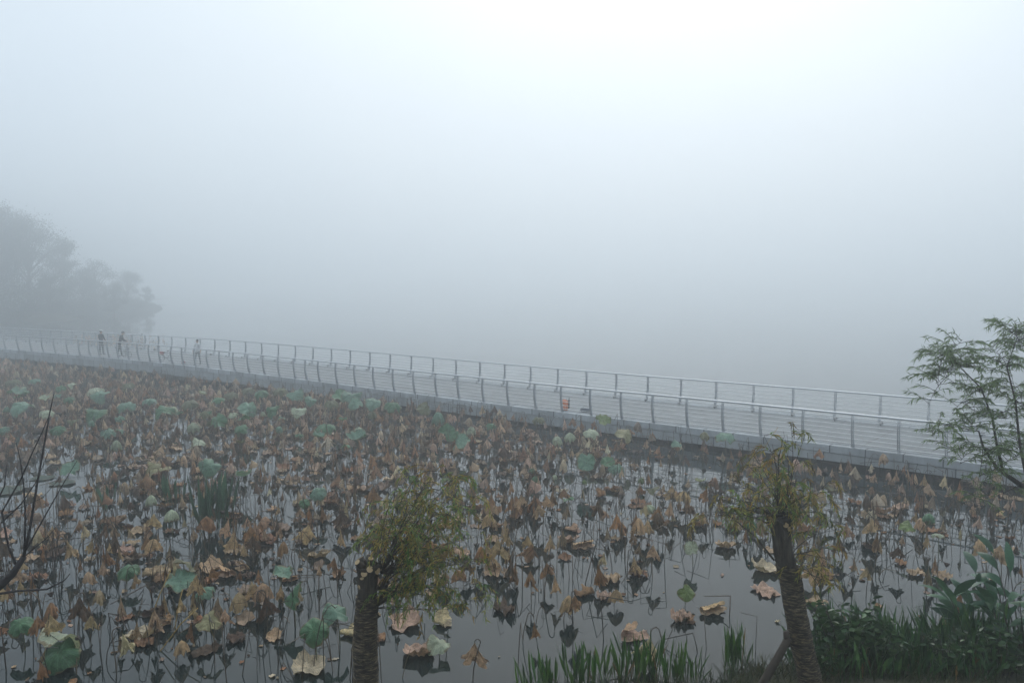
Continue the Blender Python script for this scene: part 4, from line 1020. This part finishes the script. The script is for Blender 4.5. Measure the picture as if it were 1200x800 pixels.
# ------------------------------------------------------------------ willows
def wl(mb, q, dv, L, wd, col):
    dv = Vector(dv).normalized(); sd_ = dv.cross(Vector((R.uniform(-1, 1), R.uniform(-1, 1), R.uniform(-1, 1))))
    if sd_.length < .05: sd_ = dv.orthogonal()
    sd_.normalize(); nr = dv.cross(sd_)
    m1 = q + dv * L * .38; dr = Vector((0, 0, -L * .12))
    mb.add([q, m1 + sd_ * wd, q + dv * L + dr, m1 - sd_ * wd, m1 + nr * wd * .5], [(0, 1, 4), (1, 2, 4), (2, 3, 4), (3, 0, 4)], col)
def bez(a, b, c, n=7):
    return [a * (1 - t) ** 2 + b * 2 * t * (1 - t) + c * t * t for t in [i / n for i in range(n + 1)]]
def shoots(root, starts, ends, ntw, cols, leaf=(.07, .011), dens_l=.03, droop=.25, tw=(.25, .55), rad=.014, bare=.25, up=.3, mid=None):
    mt = MB(); ml = MB()
    for e in ends:
        s_ = min(starts, key=lambda q: (q - e).length + R.uniform(0, .4)) if not isinstance(starts, dict) else starts[e]
        L = (e - s_).length; m_ = s_.lerp(e, .45) + Vector((R.gauss(0, .13), R.gauss(0, .13), up * L * R.uniform(.3, 1.4)))
        pts = bez(s_, m_, e, 9); r0 = rad * (.6 + .5 * min(1, L)); mt.tube(pts, [r0 * (1 - .8 * i / 9) for i in range(10)], 5)
        for k in range(ntw):
            t = bare + (1 - bare) * (k + R.random()) / ntw; i = min(8, int(t * 9)); q = pts[i].lerp(pts[i + 1], t * 9 - i)
            a = R.uniform(0, 6.28); ln = R.uniform(*tw); out_ = Vector((math.cos(a), math.sin(a), R.uniform(-.1, .7)))
            e2 = q + out_ * ln * .7 + Vector((0, 0, -droop * ln)); tp = bez(q, q + out_ * ln * .5 + Vector((0, 0, .05)), e2, 5)
            mt.tube(tp, [.004, .0035, .003, .0025, .002, .0015], 3)
            nl = max(3, int(ln / dens_l)); cc = R.choice(cols)
            for u_ in range(nl):
                tt = .15 + .85 * (u_ + R.random()) / nl; i2 = min(4, int(tt * 5)); q2 = tp[i2].lerp(tp[i2 + 1], min(1, tt * 5 - i2))
                d_ = (tp[i2 + 1] - tp[i2]).normalized() + Vector((R.gauss(0, .6), R.gauss(0, .6), R.gauss(-.35, .45)))
                j = R.uniform(.7, 1.35); c = R.choice(cols) if R.random() < .4 else cc
                wl(ml, q2, d_, leaf[0] * R.uniform(.6, 1.3), leaf[1] * R.uniform(.7, 1.2), tuple(x * j for x in c))
    mt.build('branches', M['twig'], root, True); ml.build('foliage', M['willow'], root, False)
def trunk(root, axis, rads, rope_to, stubs):
    """axis: points base to top (local); rope wraps the trunk up to rope_to of its length"""
    K = 130; n = 26
    def pt(t):
        f = t * (len(axis) - 1); i = min(len(axis) - 2, int(f)); return axis[i].lerp(axis[i + 1], f - i), rads[i] + (rads[i + 1] - rads[i]) * (f - i)
    Lt = sum((b - a).length for a, b in zip(axis, axis[1:]))
    for part in ('trunk', 'rope_wrap'):
        t0, t1 = (0, 1) if part == 'trunk' else (0, rope_to)
        vs = []; fs = []
        for i in range(K + 1):
            t = t0 + (t1 - t0) * i / K; c, r = pt(t); z = t * Lt
            for j in range(n):
                th = 2 * PI * j / n
                if part == 'trunk':
                    rr = r * (1 + .07 * math.sin(th * 7 + 2 * noise.noise((math.cos(th), math.sin(th), z * 2))) + .10 * noise.noise((math.cos(th) * 2, math.sin(th) * 2, z * 5)))
                    if t > .9: rr *= 1 + .22 * (t - .9) / .1 * (1 + noise.noise((math.cos(th) * 1.5, math.sin(th) * 1.5, 9)))
                else:
                    zz = z + th / (2 * PI) * .042 + .03 * noise.noise((math.cos(th) * .7, math.sin(th) * .7, z * 5)) + .012 * noise.noise((math.cos(th) * 3, math.sin(th) * 3, z * 9))
                    rr = r + .012 + .011 * abs(math.sin(PI * zz / .042)) + .013 * noise.noise((math.cos(th) * 4, math.sin(th) * 4, z * 22)) + .018 * noise.noise((math.cos(th), math.sin(th), z * 3))
                vs.append((c.x + rr * math.cos(th), c.y + rr * math.sin(th), c.z + (.03 * noise.noise((th, 3, 3)) if part == 'trunk' and i == K else 0)))
        fs = [(i * n + j, i * n + (j + 1) % n, (i + 1) * n + (j + 1) % n, (i + 1) * n + j) for i in range(K) for j in range(n)]
        fs.append(tuple(range(K * n, K * n + n)))
        mb = MB(); mb.add(vs, fs); mb.build(part, M['bark'] if part == 'trunk' else M['rope'], root, True)
    for (t, a, tl, L, r) in stubs:
        c, r0 = pt(t); d = Vector((math.cos(a) * math.cos(tl), math.sin(a) * math.cos(tl), math.sin(tl))); b = c + Vector((d.x, d.y, 0)) * r0 * .7
        mb = MB(); mb.tube([b, b + d * L * .5, b + d * L], [r * 1.25, r * 1.05, r], 10); st_ = mb.build('stub', M['bark'], root, True)
        mb = MB(); e = b + d * (L + .001); mb.tube([e, e + d * .006], r * .86, 10); mb.build('cut_face', M['wood_cut'], st_)
OLV = [(0.275, 0.275, 0.056), (0.35, 0.275, 0.062), (0.2, 0.25, 0.06), (0.388, 0.312, 0.085), (0.175, 0.275, 0.062), (0.35, 0.225, 0.062)]
def V(px, py, Y): return atd(px, py, Y)
# left pruned willow
Y0 = 9.3; top = V(431, 662, Y0); bs = Vector((V(428, 800, Y0).x - .01, Y0, 0)); bs.z = gz(bs.x, bs.y) - .05
root = empty('pruned_willow', bs, 0, label='upright pollarded willow with a thick wrapped trunk and olive shoots on its right', cat='tree', group='pruned willows with wrapped trunks')
Lz = lambda q: q - bs
ax = [Vector((0, 0, 0)), Lz(V(428, 780, Y0)), Lz(V(429, 730, Y0)), Lz(V(430, 690, Y0)), Lz(top)]
trunk(root, ax, [.155, .127, .120, .112, .122], .70, [(.97, -1.2, .5, .06, .045), (.96, -.5, .1, .06, .05), (.98, .8, .9, .07, .05), (.90, -2.0, .2, .03, .035), (.80, -2.4, -.1, .03, .03), (.93, .2, .5, .08, .04), (.74, .1, .6, .10, .022), (.985, 2.6, .9, .10, .045), (.985, -2.3, .8, .13, .04), (.99, -.9, 1.2, .12, .035), (.97, 1.6, .7, .14, .04), (.94, -1.7, .3, .05, .045), (.52, .05, .7, .12, .03), (.47, 3.0, .7, .10, .03)])
starts = [Lz(V(446, 672, Y0 + .08)), Lz(V(444, 690, Y0)), Lz(V(441, 712, Y0 - .02)), Lz(V(442, 705, Y0 - .03)), Lz(V(441, 712, Y0 + .05))]
ends = []
while len(ends) < 26:
    x = R.uniform(430, 575); y = R.uniform(548, 700)
    if ((x - 514) / 76) ** 2 + ((y - 622) / 84) ** 2 < 1 and x - 430 > (y - 600) * .45: ends.append(Lz(V(x, y, Y0 + R.uniform(-.25, .9))))
ends += [Lz(V(x, y, Y0 + R.uniform(-.1, .5))) for x, y in ((560, 690), (535, 700), (558, 640), (550, 600), (515, 548), (525, 560), (545, 660), (455, 600), (447, 630), (560, 705), (480, 545), (505, 538), (528, 545), (545, 560), (570, 590), (582, 625), (580, 660), (572, 690), (548, 712), (530, 720), (465, 575), (570, 655), (500, 560), (520, 640), (560, 580))]
shoots(root, starts, ends, 7, OLV + [(.10, .21, .04)], (.080, .0075), .022, .50, (.22, .55), .0060, .30, .14)
for pts_, r_ in (([(439, 712), (452, 690), (458, 665), (466, 630), (478, 590)], .020), ([(441, 710), (460, 698), (474, 672), (490, 635), (505, 590)], .016), ([(442, 708), (470, 690), (505, 675), (535, 655)], .011)):
    mb = MB(); n_ = len(pts_); mb.tube([Lz(V(x, y, Y0 - .03 + .12 * i)) for i, (x, y) in enumerate(pts_)], [r_ * (1 - .6 * i / (n_ - 1)) for i in range(n_)], 7); mb.build('limb', M['bark'], root, True)
# leaning pruned willow on the right
Y1 = 10.3; top = V(913, 607, Y1); bs = Vector((V(952, 815, Y1).x, Y1, 0)); bs.z = gz(bs.x, bs.y) - .05
root = empty('pruned_willow', bs, 0, label='leaning pollarded willow with a rope-wrapped trunk and sparse yellowing shoots', cat='tree', group='pruned willows with wrapped trunks')
Lz = lambda q: q - bs
ax = [Vector((.03, 0, 0)), Lz(V(945, 780, Y1)), Lz(V(936, 735, Y1)), Lz(V(926, 680, Y1)), Lz(V(918, 645, Y1)), Lz(top)]
trunk(root, ax, [.15, .135, .13, .125, .12, .13], .70, [(.99, 2.4, .9, .16, .04), (.99, -.3, .6, .09, .045), (.97, -1.3, .4, .05, .05), (.985, 1.2, 1.0, .13, .04), (.95, -1.0, .1, .05, .035), (.93, 3.1, .7, .12, .03), (.96, .1, .3, .07, .04), (.6, -1.2, .1, .02, .03)])
starts = [Lz(V(910, 605, Y1)), Lz(V(918, 603, Y1)), Lz(V(906, 655, Y1)), Lz(V(922, 625, Y1)), Lz(V(927, 650, Y1))]
ends = [Lz(V(x, y, Y1 + R.uniform(-.5, .5))) for x, y in ((918, 505), (926, 495), (880, 530), (905, 520), (850, 560), (842, 590), (835, 605), (865, 585), (945, 560), (960, 575), (935, 540), (890, 555), (870, 540), (955, 600), (975, 640), (985, 660), (965, 690), (990, 690), (850, 610), (820, 600), (930, 570), (900, 575), (875, 610), (970, 570), (940, 600), (828, 575), (815, 610), (985, 590), (990, 620), (895, 510), (945, 505), (860, 600), (980, 670))]
shoots(root, starts, ends, 5, OLV + [(.15, .105, .035), (.07, .10, .02)], (.095, .0095), .020, .5, (.22, .52), .0085, .30, .10)
for pts_, r_ in (([(907, 656), (885, 628), (865, 612), (842, 595)], .014), ([(912, 605), (914, 570), (912, 540), (918, 512)], .012), ([(915, 605), (928, 580), (934, 560)], .013), ([(926, 652), (945, 665), (962, 690)], .008)):
    mb = MB(); n_ = len(pts_); mb.tube([Lz(V(x, y, Y1 - .03)) for i, (x, y) in enumerate(pts_)], [r_ * (1 - .6 * i / (n_ - 1)) for i in range(n_)], 7); mb.build('limb', M['bark'], root, True)
# wooden stake propping it
a = V(893, 800, Y1 - .25); a = Vector((a.x - .25, Y1 - .25, 0)); a.z = gz(a.x, a.y) - .1
b = V(923.5, 748, Y1 - .17); dv = (b - V(896, 797, Y1 - .25)).normalized(); e = b + dv * .02; s0 = b - dv * 1.6
root = empty('support_stake', s0, 0, label='rough dark wooden stake propped diagonally against the leaning trunk', cat='stake')
mb = MB(); pts = [(b - s0) * t + Vector((R.gauss(0, .006), 0, R.gauss(0, .006))) for t in (0, .15, .3, .45, .6, .75, .88, 1.0)]; mb.tube(pts, [.062, .06, .058, .056, .055, .053, .052, .048], 10); mb.build('pole', M['pole'], root, True)
mb = MB(); q = b - s0; mb.tube([q + Vector((.0, 0, -.10)), q + Vector((-.02, 0, .02)), q + Vector((-.03, 0, .10))], [.04, .042, .036], 8); mb.build('peg', M['pole'], root, True)
# tall willow at the right edge
Y2 = 10.6; bs = Vector((V(1290, 600, Y2).x, Y2, 0)); bs.z = gz(bs.x, bs.y) - .05
root = empty('willow_tree', bs, 0, label='bushy green willow leaning in at the right edge above the footbridge', cat='tree')
Lz = lambda q: q - bs
ax = [Vector((0, 0, 0)), Lz(V(1282, 720, Y2)), Lz(V(1262, 620, Y2)), Lz(V(1235, 585, Y2))]
mb = MB(); mb.tube([Vector((0, 0, 0)), Lz(V(1284, 740, Y2)), Lz(V(1270, 650, Y2)), Lz(V(1255, 600, Y2)), Lz(V(1262, 520, Y2))], [.15, .13, .12, .10, .06], 14); mb.build('trunk', M['bark'], root, True)
limb = [Lz(V(*q, Y2)) for q in ((1262, 612), (1225, 582), (1196, 568), (1168, 548), (1152, 523), (1147, 505))]
mb = MB(); mb.tube(limb, [.055, .044, .034, .026, .016, .010], 8); mb.build('limb', M['bark'], root, True)
limb2 = [Lz(V(*q, Y2 + .1)) for q in ((1175, 550), (1168, 520), (1163, 490), (1150, 455), (1125, 430), (1110, 412))]
mb = MB(); mb.tube(limb2, [.020, .017, .014, .010, .007, .004], 7); mb.build('limb', M['bark'], root, True)
limb3 = [Lz(V(*q, Y2 - .1)) for q in ((1205, 570), (1195, 520), (1190, 470), (1180, 430), (1192, 395))]
mb = MB(); mb.tube(limb3, [.022, .017, .013, .009, .005], 7); mb.build('limb', M['bark'], root, True)
starts = limb[2:] + limb2[1:] + limb3[1:]
ends = [Lz(V(x, y, Y2 + R.uniform(-.5, .5))) for x, y in ((1105, 420), (1118, 410), (1128, 398), (1090, 442), (1088, 478), (1100, 500), (1092, 512), (1110, 530), (1125, 545), (1140, 430), (1160, 405), (1175, 385), (1190, 378), (1200, 390), (1150, 460), (1170, 450), (1185, 440), (1200, 430), (1130, 470), (1140, 495), (1160, 480), (1180, 490), (1195, 480), (1205, 500), (1120, 450), (1150, 570), (1160, 585), (1140, 590), (1180, 530), (1200, 530), (1210, 460), (1225, 420), (1240, 480), (1235, 520), (1155, 435), (1170, 420), (1195, 410), (1100, 455), (1115, 485), (1145, 535))]
shoots(root, starts, ends, 10, [(.15, .23, .085), (.18, .26, .10), (.12, .19, .075), (.21, .29, .13)], (.088, .0062), .019, .12, (.25, .60), .006, .12, .04)
# leafless branches at the left edge
Y3 = 8.4; bs = Vector((V(-75, 700, Y3).x, Y3, 0)); bs.z = gz(bs.x, bs.y) - .05
root = empty('bare_tree', bs, 0, label='leafless dark tree whose thin bare branches reach in at the left edge', cat='tree')
Lz = lambda q: q - bs
mb = MB(); mb.tube([Vector((0, 0, 0)), Lz(V(-68, 800, Y3)), Lz(V(-45, 720, Y3)), Lz(V(-12, 697, Y3)), Lz(V(15, 672, Y3)), Lz(V(28, 652, Y3))], [.10, .085, .06, .045, .038, .03], 10); mb.build('trunk', M['deadwood'], root, True)
for pts_, r_ in (([(27, 655), (35, 620), (43, 570), (52, 520), (58, 485), (63, 462)], .022), ([(20, 665), (10, 640), (2, 600), (25, 560), (38, 530), (50, 505), (57, 488)], .017), ([(28, 652), (30, 610), (28, 570), (24, 540), (19, 518)], .015), ([(30, 645), (55, 600), (75, 565), (90, 540)], .012), ([(-12, 697), (20, 692), (55, 690), (75, 680), (82, 672)], .020), ([(2, 612), (25, 590), (42, 565), (58, 527)], .013), ([(28, 652), (55, 630), (70, 612)], .009), ([(-40, 640), (-10, 600), (5, 570), (8, 545)], .018), ([(10, 600), (30, 592), (50, 583), (70, 560)], .008), ([(45, 690), (58, 676), (66, 660)], .007)):
    mb = MB(); dz = R.uniform(-.15, .15); n_ = len(pts_)
    mb.tube([Lz(V(x, y, Y3 + dz * i / n_)) for i, (x, y) in enumerate(pts_)], [r_ * .75 * (1 - .72 * i / (n_ - 1)) for i in range(n_)], 7); mb.build('branch', M['deadwood'], root, True)

# ------------------------------------------------------------------ far trees in the fog
def far_tree_meshes(rng, h, w_):
    mt, ml = MB(), MB()
    mt.tube([(0, 0, -.3), (.1, 0, h * .3), (0, .1, h * .75)], [h * .022, h * .017, h * .006], 8)
    blobs = []
    for _ in range(40):
        a = rng.uniform(0, 6.28); z = rng.uniform(.14, .94) * h; r = w_ * .5 * rng.uniform(.3, 1) * math.sin(PI * min(1, z / h * .9 + .08)) ** .6
        c = Vector((r * math.cos(a), r * math.sin(a), z)); blobs.append(c); mt.tube([(0, 0, z * .6), c * .6 + Vector((0, 0, z * .35)), c], [h * .008, h * .005, h * .002], 5)
    for c in blobs:
        br = w_ * rng.uniform(.14, .24)
        for _ in range(430):
            d = Vector((rng.gauss(0, 1), rng.gauss(0, 1), rng.gauss(0, .8))); q = c + d * br * .40
            s_ = rng.uniform(.05, .12); n_ = Vector((rng.gauss(0, 1), rng.gauss(0, 1), rng.gauss(0, 1))).normalized(); u_ = n_.orthogonal().normalized(); v_ = n_.cross(u_)
            j = rng.uniform(.6, 1.4); ml.add([q - u_ * s_, q + v_ * s_ * .5, q + u_ * s_, q - v_ * s_ * .5], [(0, 1, 2, 3)], (.035 * j, .055 * j, .028 * j))
    return mt.mesh('trunk', M['bark'], True, False), ml.mesh('crown', M['willow'], False)
ft = [far_tree_meshes(R, 10, 7.5), far_tree_meshes(R, 10, 6), far_tree_meshes(R, 10, 8.5)]
FT = [(-60, 141, 20.3, 2, 'faint tree cut by the left edge of the view'), (-15, 146, 19.9, 0, 'tallest shadowy tree at the far left edge of the fog'), (8, 168, 20.4, 2, 'very faint tree behind the leftmost far trees'), (36, 151, 17.2, 2, 'fog-dimmed tree right of the tallest far tree'), (58, 144, 8.5, 1, 'low dim tree by the far end of the footbridge'), (76, 170, 14.9, 1, 'dim tree in the fog between the left edge and the capped person'), (98, 165, 8.3, 2, 'low dim tree left of the capped person'), (112, 174, 11.9, 0, 'faint tree rising behind the capped person'), (134, 162, 6.4, 0, 'low faint tree between the two dark-clothed people'), (150, 190, 9.5, 2, 'rounded faint tree above the stooping person'), (172, 196, 6.1, 1, 'small faint tree right of the stooping person')]
for px, Y, h, v, lab in FT:
    X = (px - 600) / FPX * Y; root = empty('misty_tree', (X, Y, max(-.1, gz(X, Y))), R.uniform(0, 6.28), label=lab, cat='tree', group='trees fading into the fog'); root.scale = (h / 10,) * 3
    link('trunk', ft[v][0], root); link('crown', ft[v][1], root)

mb = MB()
for _ in range(42000):
    px = R.uniform(-120, 190); Y = 134 + R.gauss(0, 2.5) + max(0, px - 20) * .45; X = (px - 600) / FPX * Y
    hm = 6.5 * max(.0, 1 - max(0, px) / 190) ** .7 * (1 + .9 * noise.noise((X * .25, 3, 1))) + .2
    z = abs(R.gauss(0, .5)) * hm
    if z > hm * 1.1 or z < 0: continue
    s_ = R.uniform(.10, .24); n_ = Vector((R.gauss(0, 1), R.gauss(0, 1), R.gauss(0, 1))).normalized(); u_ = n_.orthogonal().normalized(); v_ = n_.cross(u_); q = Vector((X, Y, z)); j = R.uniform(.6, 1.4)
    mb.add([q - u_ * s_, q + v_ * s_ * .5, q + u_ * s_, q - v_ * s_ * .5], [(0, 1, 2, 3)], (.03 * j, .045 * j, .026 * j))
tag(mb.build('thicket', M['willow']), 'dim undergrowth along the far shore dissolving into the fog', 'undergrowth', None, 'stuff')

# ------------------------------------------------------------------ labels for the lotus
LM = [("the upright wrapped trunk", 428, 735), ("the leaning wrapped trunk", 933, 720), ("the bare dark branches", 45, 585), ("the green reed clump", 252, 575), ("the orange backpack", 660, 485), ("the dark shrub", 1005, 715),
      ("the broad-bladed canna", 1165, 680), ("the adjoining green leaves", 382, 727), ("the largest pale-backed leaf", 76, 742), ("the tall pickerelweed", 752, 775), ("the olive willow shoots", 505, 620), ("the lime leaf", 805, 694),
      ("the pale-shirted person", 232, 440), ("the bushy right willow", 1150, 540), ("the round tilted leaf", 687, 541), ("the yellow slanting stalks", 200, 720), ("the dark duffel bag", 686, 500), ("the yellowing willow shoots", 885, 570), ("the cream leaf", 810, 642), ("the cupped bluish leaf", 418, 513)]
ORD = ['', 'second', 'third', 'fourth', 'fifth', 'sixth', 'seventh', 'eighth', 'ninth', 'tenth', 'eleventh', 'twelfth']
WORDF = {'bell': 'bell-shaped', 'folded': 'folded', 'furled': 'furled', 'hooded': 'hooded', 'tattered': 'tattered', 'flat': 'flat', 'curled': 'curled', 'crumpled': 'crumpled', 'cup': 'cupped', 'dome': 'domed', 'halffold': 'half-folded', 'bonnet': 'bonnet-shaped', 'straight': 'straight', 'snapped': 'snapped', 'arched': 'arching', 'slanting': 'slanting', 'nodding': 'nodding'}
def relation(dx, dy):
    h_ = 'left of' if dx < 0 else 'right of'; v_ = 'beyond' if dy < 0 else 'before'
    if abs(dx) > 2.2 * abs(dy): return h_
    if abs(dy) > 2.2 * abs(dx): return v_
    return v_ + ' and ' + h_
buckets = {}
for (o, kind, form, cn, sc, (px, py)) in ITEMS:
    best = min((l for l in LM if math.hypot(px - l[1], py - l[2]) > 12), key=lambda l: math.hypot(px - l[1], (py - l[2]) * 1.3)); dx, dy = px - best[1], py - best[2]
    size = 'small' if sc < .83 else ('large' if sc > 1.1 else 'medium')
    noun = {'withered': 'withered lotus leaf', 'floating': 'lotus leaf afloat', 'stalk': 'bare lotus stalk', 'pod': 'lotus seed pod', 'green': 'living lotus leaf'}[kind]
    o['category'] = {'withered': 'lotus', 'floating': 'lotus leaf', 'stalk': 'stalk', 'pod': 'seed pod', 'green': 'lotus'}[kind]
    lab = f"{size} {cn} {WORDF[form]} {noun} {relation(dx, dy)} {best[0]}"
    buckets.setdefault(lab, []).append((math.hypot(dx, dy), o))
for lab, L_ in buckets.items():
    L_.sort(key=lambda q: q[0])
    for i, (d_, o) in enumerate(L_):
        o['label'] = lab if len(L_) == 1 else lab + (', nearest it' if i == 0 else f', {ORD[min(i, 11)]} nearest')

# ------------------------------------------------------------------ render settings
S.view_settings.view_transform = 'Standard'; S.view_settings.look = 'None'; S.view_settings.gamma = 1; S.view_settings.exposure = .26
c = S.cycles
c.use_denoising = True; c.max_bounces = 12; c.volume_bounces = 9; c.diffuse_bounces = 3; c.glossy_bounces = 4; c.transmission_bounces = 4
c.sample_clamp_indirect = 4
